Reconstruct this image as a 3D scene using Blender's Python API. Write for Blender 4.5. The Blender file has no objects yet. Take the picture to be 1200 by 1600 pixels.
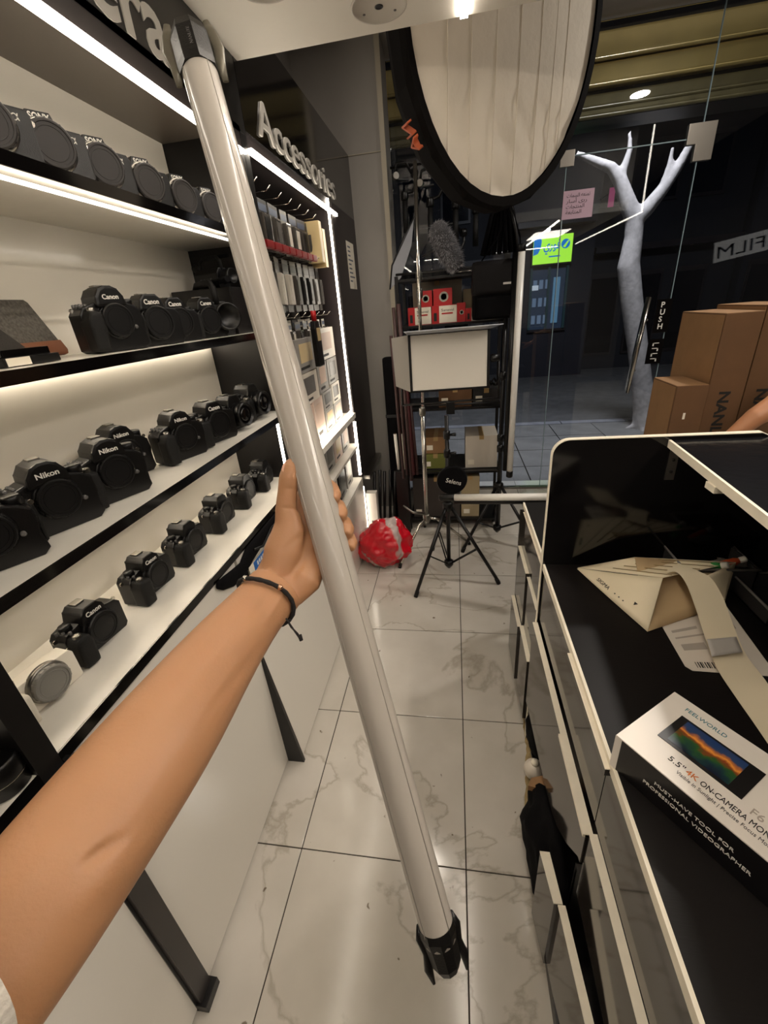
import bpy, bmesh, math, random
from mathutils import Vector, Matrix, Euler, noise
random.seed(7)
S = bpy.context.scene
COL = S.collection
PI = math.pi

# ------------------------------------------------------------------ camera
FPX, EYE = 663.37, Vector((0, 0, 1.78))
CR = Vector((0.986084, 0.145572, -0.080292))      # right
CD = Vector((-0.008501, -0.438186, -0.898844))    # down
CF = Vector((-0.166030, 0.887018, -0.430851))     # forward
cam_d = bpy.data.cameras.new('camera'); cam = bpy.data.objects.new('camera', cam_d); COL.objects.link(cam)
m = Matrix.Identity(4)
for i in range(3):
    m[i][0] = CR[i]; m[i][1] = -CD[i]; m[i][2] = -CF[i]; m[i][3] = EYE[i]
cam.matrix_world = m
cam_d.sensor_fit = 'HORIZONTAL'; cam_d.sensor_width = 36; cam_d.lens = 36 * FPX / 1200
cam_d.clip_start = 0.03; cam_d.clip_end = 100
S.camera = cam

# ------------------------------------------------------------------ world, exposure
W = bpy.data.worlds.new('night'); S.world = W; W.use_nodes = True
W.node_tree.nodes['Background'].inputs[0].default_value = (0.012, 0.018, 0.035, 1)
W.node_tree.nodes['Background'].inputs[1].default_value = 0.6
vs = S.view_settings
vs.view_transform = 'Standard'; vs.look = 'None'; vs.gamma = 1; vs.use_curve_mapping = False
vs.exposure = 0.0

LED_CEIL = 42.0      # radiance of the ceiling LED lines
LED_SHELF = 15.0     # radiance of the shelf LED lines

def area_light(name, loc, size, power, color, rot=(0, 0, 0), size_y=None):
    d = bpy.data.lights.new(name, 'AREA'); d.energy = power; d.color = color
    d.size = size
    if size_y: d.shape = 'RECTANGLE'; d.size_y = size_y
    o = bpy.data.objects.new(name, d); COL.objects.link(o); o.location = loc; o.rotation_euler = rot
    return o
WARM = (1.0, 0.89, 0.77)
area_light('ceiling_fill_light', (1.42, 0.45, 2.585), 0.5, 21, WARM, size_y=0.9)  # added fill light, not a visible fixture; brightens floor and counter
def disc_light(name, loc, size, power, color):
    o = area_light(name, loc, size, power, color); o.data.shape = 'DISK'; return o
disc_light('hall_disc_light', (1.75, 2.77, 3.40), .16, 30, (1.0, .93, .85))  # high downlight that mirrors in the shop-front glass
disc_light('hall_disc_light', (-0.30, 2.30, 3.40), .16, 13, WARM)  # added unseen light, brightens the grey column wall
pl = bpy.data.lights.new('street_light', 'AREA'); pl.energy = 270; pl.color = (0.92, 0.94, 1.0); pl.size = 0.6
plo = bpy.data.objects.new('street_light', pl); COL.objects.link(plo); plo.location = (1.4, 5.3, 4.9)

# ------------------------------------------------------------------ helpers
def lin(c):
    return tuple(((x / 12.92) if x <= 0.04045 else ((x + 0.055) / 1.055) ** 2.4) for x in c)
def hexc(h):
    h = h.lstrip('#'); return lin(tuple(int(h[i:i + 2], 16) / 255 for i in (0, 2, 4)))
def mat(name, col, rough=0.5, metal=0.0, spec=0.5, bump=0, bscale=60, var=0.0, vscale=8, emit=0, coat=0, alpha=None):
    """procedural principled material with optional noise variation and relief"""
    mt = bpy.data.materials.new(name); mt.use_nodes = True
    nt = mt.node_tree; b = nt.nodes['Principled BSDF']
    c = hexc(col) if isinstance(col, str) else col
    b.inputs['Base Color'].default_value = (*c, 1)
    b.inputs['Roughness'].default_value = rough; b.inputs['Metallic'].default_value = metal
    b.inputs['Specular IOR Level'].default_value = spec
    b.inputs['Coat Weight'].default_value = coat
    tc = nt.nodes.new('ShaderNodeTexCoord')
    if var:
        n = nt.nodes.new('ShaderNodeTexNoise'); n.inputs['Scale'].default_value = vscale; n.inputs['Detail'].default_value = 4
        nt.links.new(tc.outputs['Object'], n.inputs['Vector'])
        r = nt.nodes.new('ShaderNodeValToRGB')
        r.color_ramp.elements[0].position = 0.3; r.color_ramp.elements[1].position = 0.7
        r.color_ramp.elements[0].color = (*[x * (1 - var) for x in c], 1)
        r.color_ramp.elements[1].color = (*[min(1, x * (1 + var)) for x in c], 1)
        nt.links.new(n.outputs['Fac'], r.inputs['Fac']); nt.links.new(r.outputs['Color'], b.inputs['Base Color'])
    if bump:
        n = nt.nodes.new('ShaderNodeTexNoise'); n.inputs['Scale'].default_value = bscale; n.inputs['Detail'].default_value = 3
        nt.links.new(tc.outputs['Object'], n.inputs['Vector'])
        bn = nt.nodes.new('ShaderNodeBump'); bn.inputs['Strength'].default_value = bump; bn.inputs['Distance'].default_value = 0.002
        nt.links.new(n.outputs['Fac'], bn.inputs['Height']); nt.links.new(bn.outputs['Normal'], b.inputs['Normal'])
    if emit:
        b.inputs['Emission Color'].default_value = (*c, 1); b.inputs['Emission Strength'].default_value = emit
    return mt

def tag(o, label=None, cat=None, group=None, kind=None):
    if label: o['label'] = label
    if cat: o['category'] = cat
    if group: o['group'] = group
    if kind: o['kind'] = kind
    return o
def obj(name, bm, mt, parent=None, smooth=False, loc=None, rot=None):
    me = bpy.data.meshes.new(name)
    bm.normal_update(); bm.to_mesh(me); bm.free()
    for x in (mt if isinstance(mt, (list, tuple)) else [mt]): me.materials.append(x)
    if smooth:
        for p in me.polygons: p.use_smooth = True
    o = bpy.data.objects.new(name, me); COL.objects.link(o)
    if parent: o.parent = parent
    if loc: o.location = loc
    if rot: o.rotation_euler = rot
    return o
def struct(name, bm, mt, parent=None, **k):
    o = obj(name, bm, mt, parent, **k)
    if parent is None: o['kind'] = 'structure'
    return o
def thing(name, label, cat, loc=(0, 0, 0), rz=0, group=None, rot=None):
    o = bpy.data.objects.new(name, None); COL.objects.link(o); o.empty_display_size = 0.05
    o.location = loc; o.rotation_euler = rot if rot else (0, 0, rz)
    return tag(o, label, cat, group)
def copy_tree(o, parent=None):
    c = o.copy(); COL.objects.link(c)
    if parent: c.parent = parent
    for ch in list(o.children): copy_tree(ch, c)
    return c
def box(bm, x0, x1, y0, y1, z0, z1, bev=0, mi=0, mtx=None):
    t = bmesh.new()
    bmesh.ops.create_cube(t, size=1)
    bmesh.ops.scale(t, vec=(abs(x1 - x0), abs(y1 - y0), abs(z1 - z0)), verts=t.verts)
    bmesh.ops.translate(t, vec=((x0 + x1) / 2, (y0 + y1) / 2, (z0 + z1) / 2), verts=t.verts)
    if bev: bmesh.ops.bevel(t, geom=t.edges[:], offset=bev, segments=2, profile=0.7, affect='EDGES')
    return merge(bm, t, mi, mtx)
def merge(bm, t, mi=0, mtx=None):
    if mtx is not None: bmesh.ops.transform(t, matrix=mtx, verts=t.verts)
    vm = {v: bm.verts.new(v.co) for v in t.verts}
    for f in t.faces:
        try:
            nf = bm.faces.new([vm[v] for v in f.verts]); nf.material_index = mi; nf.smooth = f.smooth
        except ValueError: pass
    t.free(); return bm
def B(*a, **k): return box(bmesh.new(), *a, **k)
def prism(bm, pts, d0, d1, axis='x', bev=0, mi=0, mtx=None):
    """extrude a closed 2-D outline; axis x: pts=(y,z); y: (x,z); z: (x,y)"""
    t = bmesh.new()
    def P(p, d):
        return {'x': (d, p[0], p[1]), 'y': (p[0], d, p[1]), 'z': (p[0], p[1], d)}[axis]
    a = [t.verts.new(P(p, d0)) for p in pts]; b = [t.verts.new(P(p, d1)) for p in pts]
    n = len(pts)
    t.faces.new(a[::-1]); t.faces.new(b)
    for i in range(n): t.faces.new((a[i], a[(i + 1) % n], b[(i + 1) % n], b[i]))
    bmesh.ops.recalc_face_normals(t, faces=t.faces)
    if bev: bmesh.ops.bevel(t, geom=[e for e in t.edges], offset=bev, segments=2, profile=0.7, affect='EDGES', clamp_overlap=True)
    return merge(bm, t, mi, mtx)
def frame_at(d):
    d = Vector(d).normalized(); u = Vector((0, 0, 1)) if abs(d.z) < 0.95 else Vector((1, 0, 0))
    a = d.cross(u).normalized(); return a, d.cross(a).normalized()
def tube(bm, pts, rad, n=10, mi=0, cap=True, flat=1.0, up=None, smooth=True):
    """sweep a circle (or ellipse) along points; rad float or list"""
    pts = [Vector(p) for p in pts]; N = len(pts)
    rad = [rad] * N if isinstance(rad, (int, float)) else rad
    rings = []; a = None
    for i, p in enumerate(pts):
        d = (pts[min(i + 1, N - 1)] - pts[max(i - 1, 0)]).normalized()
        if a is None:
            if up is not None:
                b = Vector(up); b = (b - d * b.dot(d)).normalized(); a = b.cross(d).normalized()
            else: a, b = frame_at(d)
        a = (a - d * a.dot(d)).normalized(); b = d.cross(a).normalized()
        rings.append([bm.verts.new(p + a * (rad[i] * math.cos(2 * PI * k / n)) + b * (rad[i] * flat * math.sin(2 * PI * k / n))) for k in range(n)])
    for i in range(N - 1):
        for k in range(n):
            f = bm.faces.new((rings[i][k], rings[i][(k + 1) % n], rings[i + 1][(k + 1) % n], rings[i + 1][k])); f.material_index = mi; f.smooth = smooth
    if cap:
        f = bm.faces.new(rings[0][::-1]); f.material_index = mi
        f = bm.faces.new(rings[-1]); f.material_index = mi
    return bm
def lathe(bm, prof, axis='z', n=24, mi=0, mtx=None, cap=True, smooth=True):
    """profile = [(radius, height)...] about an axis"""
    t = bmesh.new(); rings = []
    for r, h in prof:
        ring = []
        for k in range(n):
            c, s = r * math.cos(2 * PI * k / n), r * math.sin(2 * PI * k / n)
            ring.append(t.verts.new({'z': (c, s, h), 'x': (h, c, s), 'y': (s, h, c)}[axis]))
        rings.append(ring)
    for i in range(len(prof) - 1):
        for k in range(n):
            f = t.faces.new((rings[i][k], rings[i][(k + 1) % n], rings[i + 1][(k + 1) % n], rings[i + 1][k])); f.smooth = smooth
    if cap: t.faces.new(rings[0][::-1]); t.faces.new(rings[-1])
    return merge(bm, t, mi, mtx)
def arc(a, b, h, n=10):
    a, b = Vector(a), Vector(b)
    return [a.lerp(b, i / n) + Vector((0, 0, -4 * h * (i / n) * (1 - i / n))) for i in range(n + 1)]
_dg = None
def text(name, s, mtx, size, depth, mt, parent=None, width=None, bold=0.0, align='LEFT', spacing=1.0):
    """lettering as a mesh; local X = reading direction, Y = up, Z = out of the surface"""
    cu = bpy.data.curves.new(name, 'FONT'); cu.body = s; cu.size = size; cu.extrude = depth; cu.offset = bold
    cu.align_x = align; cu.space_character = spacing; cu.resolution_u = 3
    t = bpy.data.objects.new(name, cu); COL.objects.link(t)
    dg = bpy.context.evaluated_depsgraph_get()
    me = bpy.data.meshes.new_from_object(t.evaluated_get(dg)); me.name = name
    bpy.data.objects.remove(t); bpy.data.curves.remove(cu)
    me.materials.clear(); me.materials.append(mt)
    if width and len(me.vertices):
        xs = [v.co.x for v in me.vertices]; k = width / max(1e-6, max(xs) - min(xs))
        for v in me.vertices: v.co.x *= k
    o = bpy.data.objects.new(name, me); COL.objects.link(o)
    if parent: o.parent = parent
    o.matrix_local = mtx if parent else mtx
    if not parent: o.matrix_world = mtx
    return o
def basis(x, y, z, o=(0, 0, 0)):
    m = Matrix.Identity(4)
    for i in range(3): m[i][0] = x[i]; m[i][1] = y[i]; m[i][2] = z[i]; m[i][3] = o[i]
    return m
def face_px(o): return basis((0, 1, 0), (0, 0, 1), (1, 0, 0), o)      # surface facing +x
def face_ny(o): return basis((1, 0, 0), (0, 0, 1), (0, -1, 0), o)     # surface facing -y
def face_up(o, a=0): return basis((math.cos(a), math.sin(a), 0), (-math.sin(a), math.cos(a), 0), (0, 0, 1), o)
def remeshed(name, bm, mt, voxel, parent=None, smooth=6):
    me = bpy.data.meshes.new('tmp'); bm.to_mesh(me); bm.free()
    t = bpy.data.objects.new('tmp', me); COL.objects.link(t)
    r = t.modifiers.new('r', 'REMESH'); r.mode = 'VOXEL'; r.voxel_size = voxel
    s = t.modifiers.new('s', 'SMOOTH'); s.factor = 0.5; s.iterations = smooth
    dg = bpy.context.evaluated_depsgraph_get()
    nm = bpy.data.meshes.new_from_object(t.evaluated_get(dg)); nm.name = name
    bpy.data.objects.remove(t); bpy.data.meshes.remove(me)
    nm.materials.clear(); nm.materials.append(mt)
    for p in nm.polygons: p.use_smooth = True
    o = bpy.data.objects.new(name, nm); COL.objects.link(o)
    if parent: o.parent = parent
    return o
def px(u, v, dep):
    """world point at a given depth along the lens axis, used to pose the held arm and lamp"""
    return EYE + CR * ((u - 600) / FPX * dep) + CD * ((v - 800) / FPX * dep) + CF * dep

# ------------------------------------------------------------------ materials
def marble():
    mt = bpy.data.materials.new('marble_tile'); mt.use_nodes = True; nt = mt.node_tree; b = nt.nodes['Principled BSDF']
    g = nt.nodes.new('ShaderNodeNewGeometry')
    w = nt.nodes.new('ShaderNodeTexNoise'); w.inputs['Scale'].default_value = 1.1; w.inputs['Detail'].default_value = 9; w.inputs['Distortion'].default_value = .5
    nt.links.new(g.outputs['Position'], w.inputs['Vector'])
    r = nt.nodes.new('ShaderNodeValToRGB'); e = r.color_ramp.elements
    e[0].position = 0.494; e[0].color = (*hexc('#cdc7bc'), 1); e[1].position = 0.508; e[1].color = (*hexc('#d0cac0'), 1)
    v = e.new(0.5); v.color = (*hexc('#b5ada0'), 1)
    nt.links.new(w.outputs['Fac'], r.inputs['Fac'])
    n2 = nt.nodes.new('ShaderNodeTexNoise'); n2.inputs['Scale'].default_value = 3.1; n2.inputs['Detail'].default_value = 5
    nt.links.new(g.outputs['Position'], n2.inputs['Vector'])
    r2 = nt.nodes.new('ShaderNodeValToRGB'); r2.color_ramp.elements[0].position = .3; r2.color_ramp.elements[1].position = .7
    r2.color_ramp.elements[0].color = (.80, .79, .77, 1); r2.color_ramp.elements[1].color = (1, 1, 1, 1)
    nt.links.new(n2.outputs['Fac'], r2.inputs['Fac'])
    mx = nt.nodes.new('ShaderNodeMix'); mx.data_type = 'RGBA'; mx.blend_type = 'MULTIPLY'; mx.inputs[0].default_value = 1
    nt.links.new(r.outputs['Color'], mx.inputs[6]); nt.links.new(r2.outputs['Color'], mx.inputs[7])
    # small chips and dark spots
    n3 = nt.nodes.new('ShaderNodeTexNoise'); n3.inputs['Scale'].default_value = 26; n3.inputs['Detail'].default_value = 2
    nt.links.new(g.outputs['Position'], n3.inputs['Vector'])
    r3 = nt.nodes.new('ShaderNodeValToRGB'); r3.color_ramp.elements[0].position = .235; r3.color_ramp.elements[1].position = .27
    r3.color_ramp.elements[0].color = (.35, .3, .25, 1); r3.color_ramp.elements[1].color = (1, 1, 1, 1)
    nt.links.new(n3.outputs['Fac'], r3.inputs['Fac'])
    mx2 = nt.nodes.new('ShaderNodeMix'); mx2.data_type = 'RGBA'; mx2.blend_type = 'MULTIPLY'; mx2.inputs[0].default_value = 1
    nt.links.new(mx.outputs[2], mx2.inputs[6]); nt.links.new(r3.outputs['Color'], mx2.inputs[7])
    nt.links.new(mx2.outputs[2], b.inputs['Base Color'])
    n4 = nt.nodes.new('ShaderNodeTexNoise'); n4.inputs['Scale'].default_value = 9; n4.inputs['Detail'].default_value = 6
    nt.links.new(g.outputs['Position'], n4.inputs['Vector'])
    mr = nt.nodes.new('ShaderNodeMapRange'); mr.inputs[3].default_value = 0.06; mr.inputs[4].default_value = 0.22
    nt.links.new(n4.outputs['Fac'], mr.inputs[0]); nt.links.new(mr.outputs[0], b.inputs['Roughness'])
    b.inputs['Specular IOR Level'].default_value = 0.55
    return mt
def glass():
    mt = bpy.data.materials.new('clear_glass'); mt.use_nodes = True; nt = mt.node_tree; nt.nodes.clear()
    o = nt.nodes.new('ShaderNodeOutputMaterial'); mx = nt.nodes.new('ShaderNodeMixShader')
    t = nt.nodes.new('ShaderNodeBsdfTransparent'); t.inputs[0].default_value = (.86, .89, .92, 1)
    g = nt.nodes.new('ShaderNodeBsdfGlossy'); g.inputs['Roughness'].default_value = 0.015
    f = nt.nodes.new('ShaderNodeFresnel'); f.inputs['IOR'].default_value = 1.6
    nt.links.new(f.outputs[0], mx.inputs[0]); nt.links.new(t.outputs[0], mx.inputs[1]); nt.links.new(g.outputs[0], mx.inputs[2]); nt.links.new(mx.outputs[0], o.inputs[0])
    return mt
def skin_mat():
    mt = mat('skin', '#b1815c', rough=0.5, bump=0.12, bscale=340, var=0.05, vscale=14)
    b = mt.node_tree.nodes['Principled BSDF']
    b.inputs['Subsurface Weight'].default_value = 0.12; b.inputs['Subsurface Radius'].default_value = (0.02, 0.008, 0.004); b.inputs['Subsurface Scale'].default_value = 0.4
    return mt
def emis(name, col, s):
    mt = bpy.data.materials.new(name); mt.use_nodes = True; b = mt.node_tree.nodes['Principled BSDF']
    b.inputs['Base Color'].default_value = (*col, 1); b.inputs['Emission Color'].default_value = (*col, 1); b.inputs['Emission Strength'].default_value = s
    return mt
MARBLE = marble(); GLASS = glass(); SKIN = skin_mat()
GROUT = mat('grout', '#3a342e', 0.9)
CEILM = mat('ceiling_paint', '#d8d2c6', 0.6, var=0.03, vscale=3)
WALLG = mat('grey_wall', '#8e8983', 0.75, var=0.06, vscale=4, bump=.1, bscale=30)
WHITEG = mat('white_gloss_panel', '#e6e0d4', 0.14, spec=.5)
WHITEL = mat('white_laminate', '#ece7dc', 0.3, var=.02, vscale=20)
BLACKG = mat('black_gloss_panel', '#0d0b0b', 0.09, spec=.6)
BLACKL = mat('black_laminate', '#0c0909', 0.4, var=.3, vscale=30)
DARKB = mat('dark_brown_panel', '#221b1b', 0.45, var=.08, vscale=6)
EDGE = mat('cream_edge_band', '#efe6d2', 0.45, var=.05, vscale=25)
LEDM = emis('led_line_warm', (1.0, .895, .75), LED_SHELF)
LEDC = emis('led_line_ceiling', (1.0, .90, .78), LED_CEIL)
RUBBER = mat('camera_rubber', '#0e0d0c', 0.5, spec=.3, bump=.6, bscale=900)
PLAST = mat('camera_black_plastic', '#0b0a0a', 0.33, spec=.4, bump=.15, bscale=500)
CAPM = mat('body_cap_plastic', '#100f0f', 0.4, spec=.3)
CHROME = mat('chrome', '#c9c4bb', 0.18, metal=1)
STEEL = mat('brushed_steel', '#8f8b84', 0.3, metal=1)
LETW = mat('white_lettering', '#e8e4dc', 0.5)
LETG = mat('silver_lettering', '#b3afa7', 0.5)
BLKM = mat('black_metal', '#141212', 0.35, metal=.3)
BLKC = mat('black_fabric', '#0a090b', 0.85, spec=.12, bump=.5, bscale=300, var=.25, vscale=20)
WTUBE = mat('frosted_white_tube', '#b3aca2', 0.3, coat=.35)
WTUBE2 = mat('bright_white_tube', '#eeebe4', 0.3, coat=.3)
PAPER = mat('white_paper', '#ece4d2', 0.7)
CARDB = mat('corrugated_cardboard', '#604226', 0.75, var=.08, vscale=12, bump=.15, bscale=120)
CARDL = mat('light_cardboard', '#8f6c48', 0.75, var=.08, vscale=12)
INK = mat('black_ink', '#15120f', 0.6)
RED = mat('red_print', '#b51a1d', 0.4)
GREYP = mat('grey_plastic', '#565452', 0.5)

# ------------------------------------------------------------------ room shell
XL, XR, YB, YG, ZC, ZH = -1.06, 3.5, -2.2, 4.2, 2.6, 3.42
fl = struct('floor', B(-1.3, XR, YB, YG, -0.06, -0.004), GROUT)
tile_me = None
xs = [0.026 + 0.6 * i for i in range(-2, 6)]; ys = [0.808 + 0.6 * i for i in range(-4, 6)]
for xi in xs:
    for yi in ys:
        if tile_me is None:
            t = obj('tile', box(bmesh.new(), 0.0022, 0.5978, 0.0022, 0.5978, -0.012, 0.0, bev=0.0008), MARBLE, fl); tile_me = t.data
        else:
            t = bpy.data.objects.new('tile', tile_me); COL.objects.link(t); t.parent = fl
        t.location = (xi, yi, random.uniform(-.0006, .0006))
# last narrow row beside the shop front
ceil = struct('ceiling', B(-1.3, 2.05, YB, 1.935, ZC, ZC + 0.10), CEILM)
struct('ceiling_high', B(-1.3, XR, YB, YG + .04, ZH, ZH + .06), WALLG)
struct('ceiling_riser', B(-1.3, 2.05, 1.90, 1.935, ZC + .10, ZH), WALLG)
struct('wall_left', B(-1.3, XL - .02, YB, YG, 0, ZH), WALLG)
struct('wall_right', B(XR, XR + .1, YB, YG, 0, ZH), mat('right_wall_dark', '#26221f', .6))
struct('wall_back', B(-1.3, XR, YB - .1, YB, 0, ZH), WALLG)
# grey column and the wall face above the sign, facing the door end
cm = bmesh.new(); box(cm, -1.3, -0.475, 3.80, 4.16, 0.0, ZH)
struct('wall_column', cm, WALLG)
cm = B(-0.50, -0.465, 3.785, 3.80, 0, ZH); box(cm, -1.3, -.5, 3.792, 3.80, 2.785, 2.79)
struct('trim_1', cm, mat('column_bead', '#a39a88', .5))

# ceiling fixtures (unlit round downlights, seen edge-on) and LED lines
def led(name, label, x0, x1, y0, y1, z0, z1, mt=LEDM, group=None):
    t = tag(obj(name, B(x0, x1, y0, y1, z0, z1), mt), label, 'light', group)
    return t
led('ceiling_led_line', 'white LED line set in the white ceiling, ending at its edge above the soft light', .028, .052, -1.2, 1.93, 2.592, 2.602, LEDC)
led('ceiling_led_line', 'white LED line set in the ceiling behind the photographer', -.9, 2.0, -1.7, -1.676, 2.592, 2.602, LEDC)
led('ceiling_led_line', 'white LED line set in the ceiling over the counter', 1.30, 1.324, -1.2, 1.75, 2.592, 2.602, LEDC)
for (x, y, lab) in ((-.215, 1.80, 'round white ceiling fitting with dark centre hole, near the ceiling edge'), (-.50, 1.60, 'large round white ceiling fitting cut by the top of the frame')):
    t = thing('ceiling_downlight', lab, 'ceiling fitting', (x, y, ZC))
    r = .085
    obj('rim', lathe(bmesh.new(), [(r, 0), (r, -.003), (r - .006, -.003), (r - .007, -.0012), (.02, -.0012)], n=40), mat('fitting_rim', '#b5aea2', .6), t)
    obj('centre_hole', lathe(bmesh.new(), [(.013, -.001), (.013, -.0025), (.009, -.003), (.008, -.0015)], n=16), BLACKL, t)
    for k in range(3):
        a = k * 2.1 + .6
        obj('screw', lathe(bmesh.new(), [(.0045, -.001), (.004, -.003), (.001, -.0035)], n=10, mtx=Matrix.Translation((math.cos(a) * .055, math.sin(a) * .055, 0))), GREYP, t)

# ------------------------------------------------------------------ left display unit
XF, XBK = -0.74, -1.045       # front edge and back panel of the shelves
SH = [(1.077, 'lowest display shelf'), (1.40, 'second display shelf'), (1.736, 'third display shelf'), (2.07, 'top display shelf')]
def back_panels():
    t = thing('display_wall_panel', 'glossy white back panel behind the camera shelves', 'wall panel', (0, 0, 0))
    for z0, z1 in ((1.06, 1.395), (1.385, 1.73), (1.715, 2.06), (2.05, 2.40)):
        obj('panel', B(XBK - .012, XBK, .42, 1.845, z0 + .014, z1), WHITEG, t)
back_panels()
t = thing('dark_bay_back', 'black back board of the dark bay at the lower left corner', 'wall panel', (0, 0, 0))
obj('panel', B(XBK - .012, XBK, -.9, .378, 0, 2.6), BLACKL, t)
t = thing('display_bay_divider', 'black upright panel between the camera bays, nearest the photographer', 'divider', (0, 0, 0))
obj('side_panel', B(XBK, XF - .001, .378, .42, 0.0, 2.6), BLACKL, t)
t = thing('display_bay_divider', 'black upright panel at the far end of the camera shelves', 'divider', (0, 0, 0))
obj('side_panel', B(XBK - .05, XF - .001, 1.85, 1.90, 0.0, 2.7), BLACKL, t)
led('vertical_led_line', 'vertical LED line at the far front end of the camera shelves behind the raised thumb', XF - .006, XF + .002, 1.690, 1.702, 1.08, 1.376)
def shelf(z, lab, y0, y1, thick=.022):
    t = thing('display_shelf', lab, 'shelf', (0, 0, 0))
    obj('shelf_board', B(XBK, XF - .004, y0, y1, z - thick, z), WHITEL, t)
    obj('front_edge', B(XF - .004, XF, y0, y1, z - thick - .001, z + .001), BLACKG, t)
    return t
shelf(1.077, 'lowest white display shelf with a black front edge, small cameras spaced along it', .42, 1.85, .026)
shelf(1.40, 'second white display shelf from below with a black front edge, bulky cameras in a row', .42, 1.85)
shelf(1.736, 'third white display shelf from below, holding the felt wallet and cameras', -.2, 1.85)
shelf(2.07, 'top white display shelf with cameras lined up at its black edge', -.2, 1.85)
shelf(1.077, 'short piece of white shelf in the dark bay at the lower left corner', -.5, .378, .026)
led('shelf_led_line', 'LED line under the front of the top camera shelf', XF - .012, XF - .005, -.2, 1.62, 2.028, 2.033)
led('shelf_led_line', 'LED line along the underside of the sign board above the top camera shelf', XF - .02, XF + .004, -.4, 1.86, 2.322, 2.334)
led('shelf_led_line', 'LED line hidden under the third camera shelf', XBK + .006, XBK + .018, .45, 1.83, 1.706, 1.713)
led('shelf_led_line', 'LED line hidden under the second camera shelf', XBK + .006, XBK + .018, .45, 1.83, 1.370, 1.377)
# canopy over the top shelf: sloping dark underside, fascia with sign
t = thing('sign_fascia', 'black sign board over the camera shelves with raised grey letters', 'sign', (0, 0, 0))
obj('underside', B(XBK - .02, XF, -.9, 1.85, 2.385, 2.40), mat('canopy_underside', '#5c544c', .4), t)
obj('bottom_strip', B(XF - .03, XF - .004, -.9, 1.88, 2.338, 2.385), DARKB, t)
obj('board', B(XF - .03, XF, -.9, 1.88, 2.385, 2.6), BLACKL, t)
text('lettering', 'Camera', face_px((XF, .705, 2.405)), .20, .003, LETG, t, width=.74, bold=.004)
# lower cabinet fronts
for (y0, y1, tilt, lab) in ((-.6, .378, 0, 'pale glossy lower cabinet front nearest the camera, left of the dark post'),
                            (.445, 1.131, 0, 'pale glossy lower cabinet front between the two dark posts'),
                            (1.147, 1.90, .062, 'pale glossy lower cabinet front beyond the second post, bottom standing out'),
                            (1.92, 3.1, 0, 'pale glossy lower cabinet front under the accessory bay')):
    t = thing('lower_cabinet', lab, 'cabinet', (0, 0, 0))
    if y1 > 2:
        obj('front_panel', B(XF - .02, XF + .01, y0, y1, .01, .56), WHITEG, t)
    else:
        obj('front_panel', prism(bmesh.new(), [(XF - .02, 1.045), (XF - .004, 1.045), (XF - .004, .62), (XF - .004 + tilt, .012), (XF - .02 + tilt, .012), (XF - .02, .62)], y0, y1, 'y'), WHITEG, t)
    obj('carcass', B(XBK, XF - .03, y0 + .005, y1 - .005, .02, .55 if y1 > 2 else 1.04), BLACKL, t)
t = thing('cabinet_post', 'black square post in front of the lower cabinets, nearest the camera', 'post', (0, 0, 0))
obj('upright', B(XF - .03, XF + .012, .385, .436, .01, 1.05, bev=.002), mat('post_black', '#2a2422', .4, var=.1), t)
obj('foot_plate', B(XF - .03, XF + .03, .378, .442, 0, .035, bev=.002), BLACKL, t)
t = thing('cabinet_post', 'thin black wedge-shaped edge where the second cabinet front leans out', 'post', (0, 0, 0))
obj('wedge_panel', prism(bmesh.new(), [(XF - .004, .64), (XF - .002, .64), (XF + .070, .0), (XF - .004, .0)], 1.132, 1.146, 'y'), BLACKL, t)

# camera strap and tag hanging below the lowest shelf
t = thing('camera_strap', 'black strap bundle hanging under the lowest shelf edge behind the wrist', 'strap', (0, 0, 0))
def wx(y, z, x=XF + .004): return Vector((x, y, z))
obj('webbing', tube(bmesh.new(), [wx(1.00, 1.045), wx(1.03, 1.03), wx(1.09, 1.01), wx(1.16, 1.0), wx(1.22, 1.02), wx(1.30, 1.025), wx(1.40, 1.03), wx(1.55, 1.035), wx(1.72, 1.04)], [.012, .022, .030, .030, .034, .03, .026, .022, .018], n=10, flat=.35, up=(1, 0, 0)), BLKC, t)
obj('hanging_end', tube(bmesh.new(), [wx(1.16, 1.0), wx(1.165, .95), wx(1.15, .90)], [.026, .022, .010], n=8, flat=.3, up=(1, 0, 0)), BLKC, t)
obj('loop', tube(bmesh.new(), [wx(1.24, 1.03, XF + .016), wx(1.30, 1.01, XF + .022), wx(1.40, 1.035, XF + .02), wx(1.5, 1.02, XF + .018)], .005, n=6), PLAST, t)
t = thing('price_tag', 'white tag with a blue label hanging below the shelf beside the wrist', 'tag', (XF + .014, 1.21, .99))
obj('card', B(0, .002, -.03, .22, -.075, .0), PAPER, t)
obj('blue_label', B(.002, .003, .005, .115, -.035, .0), mat('blue_label', '#1f66b5', .4), t)
for k in range(4): obj('printed_mark', B(.003, .0034, .03 + k * .016, .04 + k * .016, -.026 + (k % 2) * .002, -.010), LETW, t)

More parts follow.
